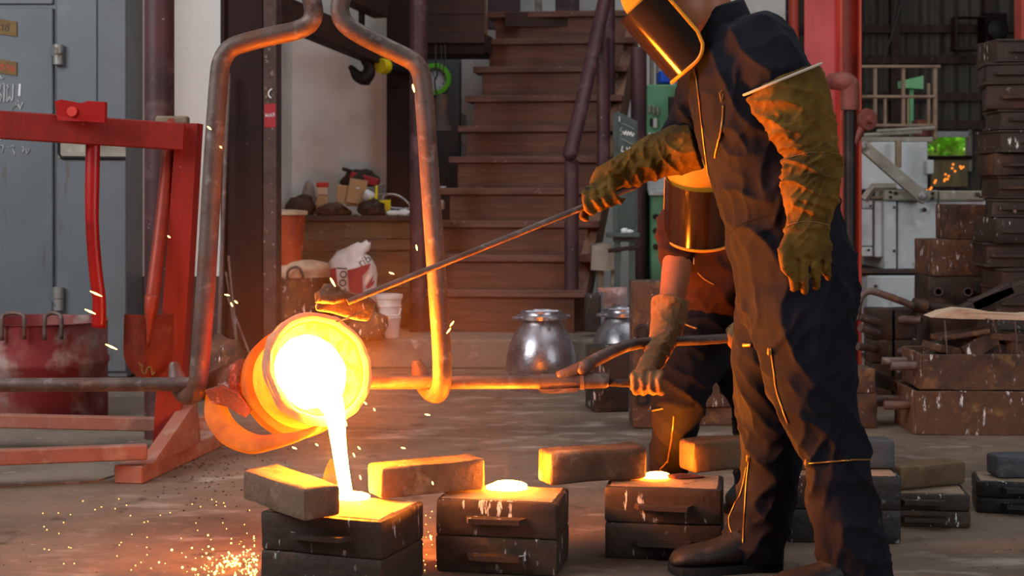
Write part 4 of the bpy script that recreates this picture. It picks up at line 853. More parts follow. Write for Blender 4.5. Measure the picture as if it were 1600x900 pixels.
# square flasks with pins between furnace and trays
GB = 'square flasks with pins by the furnace'
YQ = 7.0
cols = [(1376, .098), (1413, .105)]
lv = [K(0, y, YQ).z for y in (636, 603, 566, 530, 482)]; lv[0] = 0; pinned = {}
for ci, (x, w) in enumerate(cols):
    for k in range(4):
        h = lv[k + 1] - lv[k]
        pinned[(ci, k)] = flask((K(x, 0, YQ).x, YQ + .05 + .02 * ci, lv[k]), R(4 * ci - 2 + 1.5 * k), (w, .14, h - .002), 'rust_dark', 'square iron flask, %s in the %s column beside the pins' % (('lowest', 'second', 'third', 'top')[k], ('furnace side', 'tray side')[ci]), GB, lugs=None, cuts=2, amp=.003)
for (x0, y0, x1, y1, ci, k) in ((1342, 495, 1380, 506, 0, 3), (1344, 512, 1378, 522, 0, 3), (1340, 541, 1377, 546, 0, 2), (1440, 500, 1404, 499, 1, 3), (1440, 549, 1402, 549, 1, 2), (1395, 567, 1436, 567, 1, 2), (1404, 577, 1436, 577, 1, 1)):
    obj('pin', tb([K(x0, y0, 6.90), K((x0 + x1) / 2, (y0 + y1) / 2, 6.93), K(x1, y1, 7.02)], .018, 12), 'rust_pipe', pinned[(ci, k)], True, 40)
single('curved_pipe', tb([K(1338, 500, 6.9), K(1341, 478, 6.9), K(1347, 462, 6.9), K(1360, 455, 6.9), K(1385, 462, 6.9), K(1428, 478, 6.9)], .016, 12, 5), 'rust_pipe', 'bent dark pipe arching over the square flasks', 'pipe', smooth=True)
t = thing('pipe_wrench', 'dark pipe end with a collar lying behind the pale plank', 'pipe', K(1440, 478, 7.0))
obj('collar', tb([K(1426, 476, 6.95), K(1448, 480, 6.95)], .032, 12), 'rust_dark', t, True, 40); obj('shaft', tb([K(1446, 478, 6.95), K(1500, 484, 6.95)], .018, 10), 'rust_dark', t, True, 40)
GL = 'low flasks beside the worker\'s leg'
flask((K(1352, 0, 6.35).x, 6.4, 0), 0, (.09, .14, K(0, 610, 6.4).z), 'rust_dark', 'small dark flask at the foot of the pile by the worker\'s calf', GL, lugs=None, cuts=2)
flask((K(1345, 0, 6.35).x, 6.4, K(0, 610, 6.4).z), 0, (.11, .16, pm(37, 6.4)), 'flask_rust', 'small rusty flask above it by the worker\'s calf', GL, lugs=None, cuts=2)
single('iron_wedge', pxprism([(1366, 578), (1397, 590), (1398, 612), (1366, 604)], 6.45, .12), 'rust_dark', 'dark iron wedge leaning on the low flasks', 'wedge')
single('rubble', rough(blob((K(1420, 0, 6.9).x, 6.65, 0), (.10, .10, .07), .4, 2.0, 90), .004, 20), 'slab', 'small heap of broken sand by the square flasks', 'rubble')

# ---- stack behind the standing worker
GW = 'flasks of the short stack behind the workers'
Y3 = 6.42
lv = [0] + [K(0, y, Y3).z for y in (635, 597, 566, 545)]
nm = ['bottom brown flask of the short stack behind the workers', 'second flask with ochre rust in the short stack behind the workers', 'third flask with a lug in the short stack behind the workers', 'top dark flask of the short stack behind the workers']
for k in range(4):
    flask((K(1085, 0, Y3).x + .22 + .012 * ((k * 7) % 3 - 1), Y3 + .12, lv[k]), R((-3, 5, -2, 3)[k]), (.42, .28, lv[k + 1] - lv[k] - .001), ('flask_rust', 'flask_rust', 'flask', 'flask_black')[k], nm[k], GW, lugs='plate' if k == 2 else None, cuts=3, amp=.005)
# ---- upright rusty flask and neighbours
t = thing('upright_flask', 'tall rusty flask standing on end with two round holes', 'flask', (K(1018, 0, 6.3).x, 6.4, 0))
hh = K(0, 441, 6.3).z
ub = roughbox((pm(62, 6.3), .2, hh), .01, 5, .005, 9, 3); bmesh.ops.translate(ub, vec=(K(1020, 0, 6.3).x, 6.42, 0), verts=ub.verts); obj('frame', ub, 'flask_rust', t, True, 40)
for y in (519, 621): obj('bore', lt([(.003, .008), (.024, .008), (.026, 0), (.034, 0), (.036, .014), (.024, .016), (.022, .010)], K(1003, y, 6.325), 18, (0, -1, 0)), 'black_steel', t, True, 40)
flask((K(958, 0, 6.8).x, 6.9, 0), R(8), (pm(72, 6.8), .2, K(0, 603, 6.8).z), 'flask_black', 'black flask with white scratches behind the ladle fork', 'pair of flasks behind the ladle fork', lugs=None)
flask((K(955, 0, 6.8).x, 6.92, K(0, 603, 6.8).z + .001), R(4), (pm(70, 6.8), .2, pm(58, 6.8)), 'flask', 'brown flask on top of the scratched black one', 'pair of flasks behind the ladle fork', lugs=None)

# ================================================================ the ladle
YL = 4.10
ZR = K(0, 598, YL).z
mc = K(498, 575, 3.965)                                # centre of the mouth
nrm = Vector((.50, -.79, .36)).normalized()           # way the mouth faces
Rm = .143
lad = thing('pouring_ladle', 'glowing hand ladle tipped to pour, on a long carrying bar', 'ladle', mc - nrm * .32 + Vector((0, 0, -.16)))
body = [(.04, -.262), (.10, -.26), (.114, -.24), (.124, -.17), (.134, -.06), (.142, -.012), (Rm + .006, .0), (Rm - .004, .004), (Rm - .020, -.002), (Rm - .022, -.03)]
obj('shell', rough(lt(body, mc, 64, nrm, cap=True), .003, 12), 'hot_shell', lad, True, 50)
lip = []
rimb = lt([(Rm - .018, -.02), (Rm - .015, .004), (Rm - .005, .010), (Rm + .005, .006), (Rm + .008, -.010), (Rm + .003, -.024)], mc, 72, nrm, cap=False)
rimo = obj('rim', rough(rimb, .005, 26), 'hot_clay', lad, True, 60)
obj('lining', lt([(Rm - .013, .002), (Rm - .022, -.014), (Rm - .055, -.024)], mc, 64, nrm, cap=False), 'melt_lining', lad, True)
u1 = nrm.cross(Vector((0, 0, 1))).normalized(); u2 = nrm.cross(u1).normalized()
mb = rough(lt([(Rm - .040, -.024), (Rm - .048, -.008), (.06, .012), (.001, .020)], mc + u2 * .006 + u1 * .020, 48, nrm, cap=False), .012, 17)
obj('molten_bath', mb, 'melt', lad, True)
# carrying ring, straps and clay patch around the pot
rc = mc - nrm * .155
obj('carrying_ring', lt([(.124, -.022), (.146, -.020), (.148, .020), (.124, .022)], rc, 56, nrm, cap=False), 'glow_steel', lad, True, 40)
u1 = nrm.cross(Vector((0, 0, 1))).normalized(); u2 = nrm.cross(u1).normalized()
def ringpt(a, r, d): return mc - nrm * d + u1 * (math.cos(a) * r) + u2 * (math.sin(a) * r)
def strap(a0, a1, r, d0, d1, w, name, m):
    bm = B(); rings = []
    for k in range(17):
        f = k / 16; a = a0 + (a1 - a0) * f; d = d0 + (d1 - d0) * f
        rings.append([ringpt(a, r, d - w), ringpt(a, r + .014, d - w), ringpt(a, r + .014, d + w), ringpt(a, r, d + w)])
    rings_to_mesh(bm, rings); return obj(name, bm, m, lad, True, 40)
# yoke under the pot, seen lower left
yk = [K(335, 615, 4.06), K(340, 650, 4.02), K(360, 678, 3.98), K(395, 694, 3.95), K(430, 690, 3.93), K(465, 682, 3.92), K(500, 668, 3.92)]
obj('yoke', tb(yk, [.022, .034, .036, .032, .026, .018, .010], 12, 4, flat=.6), 'glow_steel', lad, True)
obj('yoke_plate', rough(pxprism([(318, 612), (345, 604), (372, 616), (392, 640), (382, 652), (352, 634), (330, 630)], 3.98, .05), .006, 22), 'clay', lad)
obj('yoke_plate', rough(pxprism([(386, 696), (440, 684), (446, 692), (392, 706)], 3.93, .03), .003, 22), 'flask_rust', lad)
obj('trunnion', rough(tb([K(318, 602, 4.09), K(345, 600, 4.08), K(380, 596, 4.05)], [.030, .045, .06], 14, 3), .005, 20), 'clay', lad, True)
# carrying bar
obj('carrying_bar', tb([K(-60, 602, YL), K(335, 600, YL)], pm(11, YL), 16), 'rust_pipe', lad, True, 40)
obj('carrying_bar', tb([K(556, 598, YL), K(852, 597, YL)], pm(10.5, YL), 16), 'rust_pipe', lad, True, 40)
obj('sleeve', tb([K(845, 597, YL), K(946, 594, YL), K(951, 594, YL)], [pm(12.5, YL), pm(12.5, YL), pm(10, YL)], 18), 'rust_pipe', lad, True, 40)
obj('weld_band', tb([K(906, 595.5, YL), K(912, 595.3, YL)], pm(13.6, YL), 18), 'rust_pipe', lad, True, 40)
obj('fork_plate', rough(pxprism([(842, 608), (905, 606), (903, 612), (860, 615), (845, 613)], YL - .02, .05), .002, 20), 'rust_pipe', lad)
obj('fork_handle', tb([K(872, 590, YL), K(905, 576, YL), K(935, 560, YL + .03), K(972, 543, YL + .07), K(1005, 536, YL + .11), K(1050, 533, YL + .15), K(1100, 531, YL + .19), K(1172, 526, YL + .24)], [.017, .0175, .018, .0165, .015, .0145, .014, .013], 14, 4), 'rust_pipe', lad, True)
obj('fork_handle', tb([K(945, 597, YL), K(985, 599, YL + .01), K(1030, 599, YL + .02)], .011, 12), 'rust_dark', lad, True)
obj('fork_weld', rough(tb([K(905, 582, YL - .004), K(913, 574, YL - .004), K(922, 568, YL)], [.016, .020, .012], 10, 2), .002, 30), 'rust_pipe', lad, True)

# pouring stream, a solid falling thread of metal
SP = [mc + u2 * 0 for _ in range(1)]
lipp = K(523, 628, 3.90)
def stream():
    pts = [K(496, 596, 3.935), K(513, 622, 3.905), K(522, 641, 3.90), K(526, 665, 3.915), K(530, 700, 3.92), K(535, 735, 3.925), K(540, 765, 3.93), K(543, 779, 3.935)]
    rs = [.045, .036, .027, .022, .0185, .017, .016, .020]
    return single('metal_stream', tb(pts, rs, 14, 4), 'melt', 'white-hot stream of molten metal falling from the ladle lip', 'molten metal', smooth=True)
stream()

# small flame licking beside the foot of the stream
def flame_mat():
    m = bpy.data.materials.new('yellow_flame'); m.use_nodes = True; nt = m.node_tree; nt.nodes.remove(nt.nodes['Principled BSDF'])
    em = nt.nodes.new('ShaderNodeEmission'); em.inputs[0].default_value = (1.0, .36, .004, 1); em.inputs[1].default_value = 1.6
    tr = nt.nodes.new('ShaderNodeBsdfTransparent'); mx = nt.nodes.new('ShaderNodeMixShader'); tc = nt.nodes.new('ShaderNodeTexCoord'); ns = nt.nodes.new('ShaderNodeTexNoise'); ns.inputs['Scale'].default_value = 30
    nt.links.new(tc.outputs['Object'], ns.inputs['Vector']); f = _ramp(nt, ns.outputs['Fac'], .3, .9)
    nt.links.new(f, mx.inputs[0]); nt.links.new(tr.outputs[0], mx.inputs[1]); nt.links.new(em.outputs[0], mx.inputs[2]); nt.links.new(mx.outputs[0], nt.nodes['Material Output'].inputs['Surface']); M['flame'] = m
flame_mat()
fb0 = K(516, 782, 3.97)
single('flame', rough(lt([(.004, 0), (.020, .012), (.022, .035), (.017, .065), (.009, .09), (.002, .112)], fb0, 18), .006, 22), 'flame', 'small yellow flame licking up beside the foot of the stream', 'flame', smooth=True)

# bail (hanger) hooked under the carrying bar
rb_ = pm(15, 4.05)
def bailpt(L): return [K(x, y, Y) for x, y, Y in L]
Lp = bailpt([(272, 566, 4.18), (276, 590, 4.17), (283, 608, 4.15), (292, 618, 4.11), (302, 616, 4.06), (309, 600, 4.035), (312, 575, 4.03), (317, 510, 4.03), (322, 440, 4.03), (328, 340, 4.04), (335, 220, 4.05), (342, 125, 4.06), (347, 95, 4.06), (360, 76, 4.06), (385, 66, 4.06), (430, 55, 4.06), (462, 48, 4.06), (482, 38, 4.06), (490, 22, 4.06), (487, 0, 4.06), (478, -28, 4.06), (480, -70, 4.06), (512, -105, 4.06)])
Rp = bailpt([(512, -105, 4.06), (546, -70, 4.06), (546, -35, 4.06), (535, -5, 4.06), (531, 15, 4.06), (538, 35, 4.06), (560, 52, 4.06), (600, 73, 4.06), (635, 90, 4.06), (652, 103, 4.06), (660, 125, 4.06), (665, 180, 4.05), (671, 270, 4.05), (678, 370, 4.04), (685, 470, 4.03), (690, 545, 4.03), (691, 585, 4.03), (689, 605, 4.05), (683, 615, 4.10), (672, 612, 4.14), (663, 600, 4.165), (656, 582, 4.18), (650, 562, 4.18)])
bail = thing('ladle_bail', 'bent steel hanger frame hooked under the ladle bar', 'hanger', K(500, 625, 4.1))
ra = [.006, rb_ * .8] + [rb_] * (len(Lp) - 2)
obj('bail_arm', tb(Lp, [rb_ * .45, rb_ * .92] + [rb_] * (len(Lp) - 2), 16, 4), 'rust_pipe', bail, True, 60)
obj('bail_arm', tb(Rp, [rb_] * (len(Rp) - 2) + [rb_ * .92, rb_ * .45], 16, 4), 'rust_pipe', bail, True, 60)
hk = thing('crane_hook', 'steel crane hook carrying the ladle hanger', 'hook', K(512, -110, 4.06))
obj('hook', tb([K(512, -200, 4.06), K(513, -165, 4.06), K(525, -150, 4.08), K(528, -130, 4.10), K(512, -116, 4.06), K(498, -128, 4.02)], [.02, .022, .024, .024, .022, .012], 12, 4), 'black_steel', hk, True)
obj('chain_link', tb([K(512, -200, 4.06), K(512, -700, 4.06)], .012, 8), 'black_steel', hk)

# ================================================================ skimming rod
sk = thing('skimming_rod', 'long rusty skimming rod with a scorched block end', 'skimmer', K(545, 472, 3.95))
r0, r1 = K(543, 472, 3.90), K(1000, 288, 4.06)
obj('rod', tb([r0, r1], .0085, 10), 'rust_pipe', sk, True, 60)
sb = bxm((0, 0, 0), (.135, .05, .062), None, .008, 2); bmesh.ops.subdivide_edges(sb, edges=sb.edges[:], cuts=3, use_grid_fill=True); rough(sb, .010, 16, 4)
bmesh.ops.transform(sb, matrix=Matrix.Translation(K(540, 474, 3.93)) @ Matrix.Rotation(R(16), 4, 'Y') @ Matrix.Rotation(R(12), 4, 'Z'), verts=sb.verts); obj('skimmer_block', sb, 'flask_rust', sk, True, 50)
obj('skimmer_crust', rough(blob(K(515, 474, 3.90), (.035, .03, .045), .4, 2, 8), .004, 30), 'rust_dark', sk, True)
obj('tie_wire', tb([K(525, 503, 3.88), K(548, 495, 3.88), K(566, 486, 3.90)], .0025, 6), 'rust_pipe', sk)

# ================================================================ sparks
rnd = random.Random(11)
air = [(150, 459, 20, 9), (141, 487, 18, 8), (174, 542, 20, 9), (264, 370, 4, 3), (327, 200, 6, 5), (355, 461, 8, 2), (369, 472, 5, 4), (362, 476, 3, 6), (646, 138, 3, 13), (651, 387, 2, 9), (701, 517, 4, 7), (706, 506, 6, 7), (520, 441, 8, 14), (612, 427, 8, 3), (630, 700, 7, 2), (668, 648, 8, 2), (563, 746, 2, 7), (553, 711, 3, 6), (561, 700, 4, 4), (535, 687, 3, 10), (495, 695, 4, 3), (460, 700, 7, 3), (585, 640, 2, 4), (571, 630, 4, 4), (533, 795, 3, 3), (562, 788, 4, 3), (574, 797, 3, 3), (433, 740, 4, 2), (676, 755, 2, 5), (673, 840, 2, 8), (345, 230, 3, 3), (540, 660, 4, 12)]
for i, (x, y, dx, dy) in enumerate(air):
    Y = 3.80 + .25 * rnd.random(); a, b = K(x - dx * .45, y - dy * .45 * (1 if dx > 0 else 1), Y), K(x + dx * .45, y + dy * .45, Y + .02)
    if x in (701, 706, 653): a, b = K(x + 3, y - 4, Y), K(x - 3, y + 4, Y)
    r = .0024 if max(dx, dy) < 12 else .003
    tag(rebase(obj('spark', tb([a, a.lerp(b, .5), b], [r * .5, r, r * .4], 6), 'spark')), 'short glowing orange spark flying off the pouring metal', 'spark', 'sparks flying in the air')
bm = B(); 
for i in range(260):
    if i < 170: px, py = 402 - abs(rnd.gauss(0, 45)), 902 - abs(rnd.gauss(0, 26))
    else: px, py = rnd.uniform(60, 420), rnd.uniform(780, 900)
    if i > 235: px, py = rnd.uniform(655, 690), rnd.uniform(800, 895)
    g = G(px, py); r = rnd.choice([.0012, .0018, .0026, .0034]) if i < 170 else .0013
    bmesh.ops.create_icosphere(bm, subdivisions=1, radius=r, matrix=Matrix.Translation(g + Vector((0, 0, r * .8 + (rnd.random() ** 3) * .02))))
tag(rebase(obj('floor_sparks', bm, 'spark')), 'scatter of tiny glowing sparks on the floor beside the first mould', 'sparks', None, 'stuff')
# grit on the floor
bm = B()
for i in range(420):
    px, py = rnd.gauss(335, 60), rnd.gauss(728, 34)
    if i > 230: px, py = rnd.uniform(0, 1600), rnd.uniform(610, 895)
    if py > 895 or py < 600: continue
    g = G(px, py); r = rnd.uniform(.0015, .005) if i <= 230 else rnd.uniform(.001, .0028)
    bmesh.ops.create_icosphere(bm, subdivisions=1, radius=r, matrix=Matrix.Translation(g + Vector((0, 0, r * .3))) @ Matrix.Scale(.6, 4, (0, 0, 1)))
tag(rebase(obj('floor_grit', bm, 'rust_dark')), 'loose dark grit and crumbs strewn over the concrete floor', 'grit', None, 'stuff')

rnd = random.Random(3)
for i in range(16):
    f = i / 15; x = 1452 + 50 * f + rnd.uniform(-7, 7); y = 297 - 42 * f + rnd.uniform(-7, 7)
    bm = B(); bmesh.ops.create_icosphere(bm, subdivisions=1, radius=.012, matrix=Matrix.Translation(K(x, y, 14.0)))
    tag(rebase(obj('spark', bm, 'ember')), 'tiny orange grinding spark in front of the far boarding', 'spark', 'distant grinding sparks')

# ================================================================ people
from mathutils.bvhtree import BVHTree
def limb(bm, L, n=18, k=3, open0=False, open1=False):
    """L: (px, py, Y, half width in photo pixels, half depth in metres) along a limb -> one closed tapered tube"""
    C = [K(x, y, Y) for x, y, Y, a, d in L]; A = [pm(a, Y) for x, y, Y, a, d in L]; D = [d for *_, d in L]
    C2, A2 = catmull(C, A, k); _, D2 = catmull(C, D, k); rings = []
    m = len(C2)
    for i, p in enumerate(C2):
        t = (C2[min(i + 1, m - 1)] - C2[max(i - 1, 0)]).normalized()
        a = t.cross(Vector((0, 1, 0)))
        if a.length < .15: a = Vector((1, 0, 0))
        a.normalize(); b = a.cross(t).normalized()
        rings.append([p + a * (A2[i] * math.cos(q)) + b * (D2[i] * math.sin(q)) for q in [2 * math.pi * j / n for j in range(n)]])
    def endcap(p, t, a, d):
        return None
    t0 = (C2[0] - C2[1]).normalized(); t1 = (C2[-1] - C2[-2]).normalized()
    def dome(ring, c, t, r): return [[c + (v - c) * s + t * (r * h) for v in ring] for s, h in ((.82, .35), (.45, .6))]
    d0 = dome(rings[0], C2[0], t0, min(A2[0], D2[0])); d1 = dome(rings[-1], C2[-1], t1, min(A2[-1], D2[-1]))
    rings = ([] if open0 else d0[::-1]) + rings + ([] if open1 else d1)
    rings_to_mesh(bm, rings); return bm
def ball(bm, c, r, mtx=None):
    m = Matrix.Translation(Vector(c)) @ (mtx if mtx else Matrix.Identity(4)) @ Matrix.Diagonal((*r, 1))
    bmesh.ops.create_icosphere(bm, subdivisions=3, radius=1.0, matrix=m)
def fuse(bm, voxel, smooth=4, factor=.5):
    me = bpy.data.meshes.new('fuse'); bm.to_mesh(me); bm.free(); o = bpy.data.objects.new('fuse', me); COL.objects.link(o)
    r = o.modifiers.new('r', 'REMESH'); r.mode = 'VOXEL'; r.voxel_size = voxel; r.adaptivity = 0.0
    if smooth: s = o.modifiers.new('s', 'SMOOTH'); s.iterations = smooth; s.factor = factor
    bpy.context.view_layer.update()
    out = bpy.data.meshes.new_from_object(o.evaluated_get(bpy.context.evaluated_depsgraph_get()))
    bpy.data.objects.remove(o); bpy.data.meshes.remove(me); return out
def wrinkle(me, amp, freq=(9, 9, 20), joints=(), seed=0.0):
    """cloth folds: ridged noise pushed along the normals, deeper around the joints"""
    vs = me.vertices; nrm = [v.normal.copy() for v in vs]
    for v, n in zip(vs, nrm):
        p = v.co; a = amp
        for (c, r, extra) in joints:
            dd = (p - c).length
            if dd < r: a += extra * (1 - dd / r)
        wp = p + noise.noise_vector(p * 5.0) * .035
        q = Vector((wp.x * freq[0] + seed, wp.y * freq[1], wp.z * freq[2] + .6 * wp.x * freq[2]))
        f = (1 - abs(noise.noise(q))) ** 6 - .35
        q2 = Vector((wp.x * freq[0] * 2.1 + seed, wp.y * freq[1] * 2.1 + 4, wp.z * freq[2] * 1.3 - 1.0 * wp.x * freq[2]))
        f += .5 * ((1 - abs(noise.noise(q2))) ** 6 - .35)
        v.co = p + n * (a * f)
    me.update(); return me
def bvh_of(me): return BVHTree.FromPolygons([v.co.copy() for v in me.vertices], [tuple(p.vertices) for p in me.polygons])
EYE = Vector((0, 0, CH))
def surf(bv, px, py, off=.002):
    d = (K(px, py, 1.0) - EYE).normalized(); loc, n, i, dist = bv.ray_cast(EYE, d)
    if loc is None: return None
    return loc + n * off
def seam(bv, pts, r, name, m, parent, off=.002, n=6, sm=6, flat=1.0):
    P = []
    C, _ = catmull([Vector((x, y, 0)) for x, y in pts], [0] * len(pts), sm)
    for c in C:
        s = surf(bv, c.x, c.y, off)
        if s is not None and (not P or (s - P[-1]).length < .12): P.append(s)
    if len(P) > 1: return obj(name, tb(P, r, n, 0, flat=flat), m, parent, True)
def finger(bm, pts, rs): tube(bm, pts, rs, 10, 4)
def fingertip_close(bm, p, r): ball(bm, p, (r, r, r))
def shield(parent, top, down, front, Rr, L, phi0, phi1, rnd_c, rim=True):
    """curved visor: part of a cylinder about the line top->down, rounded lower corners, with a rim bead"""
    down = Vector(down).normalized(); front = Vector(front); front = (front - down * front.dot(down)).normalized(); side = down.cross(front).normalized()
    bm = B(); rows = []; NU, NV = 36, 16; edge = []
    for j in range(NV + 1):
        row = []
        for i in range(NU + 1):
            ph = phi0 + (phi1 - phi0) * i / NU
            e = min(ph - phi0, phi1 - ph) * Rr                  # distance from the side edge
            Lm = L if e >= rnd_c else L - rnd_c + math.sqrt(max(0, rnd_c ** 2 - (rnd_c - e) ** 2))
            row.append(top + down * (Lm * j / NV) + (front * math.cos(ph) + side * math.sin(ph)) * Rr)
        rows.append(row)
    vv = [[bm.verts.new(p) for p in r] for r in rows]
    for j in range(NV):
        for i in range(NU): bm.faces.new((vv[j][i], vv[j][i + 1], vv[j + 1][i + 1], vv[j + 1][i]))
    bmesh.ops.recalc_face_normals(bm, faces=bm.faces[:]); bmesh.ops.solidify(bm, geom=bm.faces[:], thickness=.003)
    o = obj('face_shield', bm, 'visor_dark', parent, True, 50)
    path = [r[0] for r in rows] + rows[-1][1:-1] + [r[-1] for r in rows][::-1]
    obj('shield_rim', tb(path, .0048, 8), 'visor_rim', o, True)
    return o
def boot(parent, heel, toe, w, name='boot'):
    heel, toe = Vector(heel), Vector(toe); d = toe - heel; L = d.length; d.normalize(); s = Vector((-d.y, d.x, 0))
    prof = [(0.0, .62, .095), (.06, .80, .125), (.16, .86, .14), (.28, .84, .135), (.40, .88, .105), (.55, .96, .082), (.70, 1.0, .072), (.84, .96, .066), (.94, .78, .056), (1.0, .42, .036)]
    rings = []
    for f, wf, h in prof:
        c = heel + d * (L * f); rings.append([c + s * (w / 2 * wf * math.copysign(abs(math.cos(a)) ** .8, math.cos(a))) + Vector((0, 0, .018 + (h - .018) * (.5 + .5 * math.sin(a)))) for a in [2 * math.pi * k / 20 for k in range(20)]])
    bm = B(); rings_to_mesh(bm, rings); limb_top = heel + d * (.19 * L)
    tube(bm, [limb_top + Vector((0, 0, .07)), limb_top + Vector((0, 0, .19))], [.055, .05], 16)
    me = fuse(bm, .006, 4); o = obj(name, me, 'boot', parent, True)
    rings = []
    for z in (0.0, .02):
        rings.append([heel + d * (L * f) + s * (q * w / 2 * wf * 1.06) + Vector((0, 0, z)) for q, seq in ((1, prof), (-1, prof[::-1])) for f, wf, h in seq])
    bm = B(); rings_to_mesh(bm, rings); obj('sole', bm, 'sole', o)
    for k in range(4):
        c = heel + d * (L * (.34 + .06 * k)) + Vector((0, 0, .128 - .016 * k)); obj('lace', tb([c - s * .026 - Vector((0, 0, .008)), c + Vector((0, 0, .003)), c + s * .026 - Vector((0, 0, .008))], .0028, 6), 'sole', o)
    return o

# ---------------------------------------------------------------- standing worker
T1 = [(1132, 34, 3.85, 34, .06), (1142, 58, 3.85, 62, .12), (1160, 105, 3.85, 88, .185), (1180, 190, 3.85, 91, .195), (1200, 270, 3.85, 91, .18), (1224, 350, 3.85, 92, .175), (1243, 430, 3.85, 96, .18), (1248, 490, 3.85, 92, .175), (1248, 520, 3.85, 76, .15)]
AL = [(1180, 62, 3.74, 52, .08), (1205, 100, 3.69, 54, .075), (1228, 150, 3.66, 46, .066), (1252, 205, 3.64, 33, .05), (1268, 275, 3.62, 27, .04), (1260, 350, 3.60, 18, .024)]
AR = [(1120, 110, 3.98, 50, .08), (1104, 150, 4.03, 48, .07), (1078, 200, 4.06, 42, .06), (1040, 240, 4.07, 30, .048), (1000, 258, 4.06, 24, .038), (962, 274, 4.05, 18, .03)]
LL = [(1252, 460, 3.78, 86, .115), (1258, 520, 3.76, 80, .115), (1270, 600, 3.75, 71, .11), (1286, 655, 3.74, 60, .095), (1307, 720, 3.73, 53, .085), (1318, 790, 3.73, 54, .085), (1331, 855, 3.72, 54, .085), (1342, 905, 3.72, 51, .08), (1350, 935, 3.72, 48, .075)]
LR = [(1226, 465, 3.93, 74, .11), (1200, 530, 3.95, 54, .105), (1190, 590, 3.97, 46, .10), (1200, 650, 3.98, 46, .09), (1207, 695, 3.98, 46, .085), (1200, 760, 3.99, 45, .085), (1186, 820, 3.99, 47, .085), (1177, 862, 3.99, 49, .085)]
def shrink(L, f): return [(x, y, Y, a * f, d * f) for x, y, Y, a, d in L]
hips = K(1248, 900, 3.84)
man = thing('person', 'worker in navy coverall and long yellow suede gloves leaning forward over the moulds', 'person', (K(1260, 0, 3.84).x, 3.84, 0))
# head frame
up = Vector((-.653, 0, .757)); fw = Vector((-.757, .0, -.653)); sd = Vector((0, -1, 0))
HC = K(1068, -16, 3.85)
HM = Matrix(((fw.x, sd.x, up.x), (fw.y, sd.y, up.y), (fw.z, sd.z, up.z))).to_4x4()
def head(bm, HC, HM, neck_to):
    def at(f, s, u): return HC + HM @ Vector((f, s, u))
    ball(bm, at(-.012, 0, .035), (.098, .078, .088), HM); ball(bm, at(.025, 0, -.03), (.068, .063, .085), HM)
    ball(bm, at(.055, 0, -.085), (.036, .040, .03), HM)                                   # chin
    finger(bm, [at(.088, 0, .015), at(.102, 0, -.012), at(.112, 0, -.034)], [.009, .012, .015])   # nose
    for q in (-1, 1):
        ball(bm, at(-.012, q * .078, -.005), (.018, .012, .032), HM); ball(bm, at(.070, q * .034, -.012), (.026, .024, .022), HM)   # ear, cheek
        ball(bm, at(.083, q * .032, .028), (.014, .026, .010), HM)                        # brow
    ball(bm, at(.090, 0, -.052), (.013, .026, .009), HM); ball(bm, at(.087, 0, -.066), (.012, .022, .009), HM)   # lips
    tube(bm, [at(-.03, 0, -.03), neck_to], [.056, .062], 16)
bm = B(); head(bm, HC, HM, K(1122, 46, 3.86))
for L in (T1, AL, AR, LL, LR): limb(bm, shrink(L, .76), 16, 2)
for x, y, Y in ((1262, 380, 3.595), (946, 287, 4.04)): ball(bm, K(x, y, Y), (.022, .014, .025))
obj('body', fuse(bm, .008, 3), 'skin', man, True)
def face_bits(par, HC, HM):
    def at(f, s, u): return HC + HM @ Vector((f, s, u))
    for q in (-1, 1):
        bm = B(); ball(bm, at(.082, q * .032, .008), (.012, .013, .009), HM); e = obj('eye', bm, 'white_plastic', par, True)
        bm = B(); ball(bm, at(.0925, q * .032, .008), (.003, .006, .006), HM); obj('iris', bm, 'hair', e, True)
        bm = B(); ball(bm, at(.094, q * .034, .030), (.005, .022, .0045), HM); obj('eyebrow', bm, 'hair', par, True)
    bm = B(); ball(bm, at(-.022, 0, .048), (.100, .083, .088), HM)
    for v in bm.verts:
        l = HM.inverted() @ (v.co - HC)
        if l.z < .0 and l.x > -.05: v.co = HC + HM @ Vector((l.x * .8, l.y * .8, l.z))
    rough(bm, .006, 40); obj('hair', bm, 'hair', par, True)
face_bits(man, HC, HM)
# coverall
bm = B()
for L in (T1, AL, AR, LL, LR): limb(bm, L, 20, 3)
cv = fuse(bm, .007, 6)
J = [(K(1258, 270, 3.62), .14, .008), (K(1220, 120, 3.68), .14, .008), (K(1225, 340, 3.7), .16, .005), (K(1240, 480, 3.75), .20, .008), (K(1305, 715, 3.7), .14, .007), (K(1205, 690, 3.95), .14, .008), (K(1340, 900, 3.7), .12, .008), (K(1180, 850, 3.95), .12, .008), (K(1090, 180, 4.0), .14, .008), (K(1170, 560, 3.9), .14, .006)]
wrinkle(cv, .010, (7, 7, 9), J, 3.0)
suit = obj('coverall', cv, 'coverall', man, True)
bv = bvh_of(bpy.data.meshes[cv.name]) if False else BVHTree.FromPolygons([parent_matrix(man) @ v.co for v in cv.vertices], [tuple(p.vertices) for p in cv.polygons])
# collar
cr = []
for (x, y, a, d) in ((1134, 66, 56, .095), (1130, 44, 48, .082), (1126, 16, 40, .072), (1125, 12, 36, .066), (1129, 40, 42, .07)):
    c = K(x, y, 3.86); ax = Vector((.93, 0, .36)); cr.append([c + ax * (pm(a, 3.86) * math.cos(q)) + Vector((0, d * math.sin(q), 0)) for q in [2 * math.pi * k / 28 for k in range(28)]])
bm = B(); rings_to_mesh(bm, cr, cap=False); obj('collar', rough(bm, .004, 14), 'coverall', suit, True)
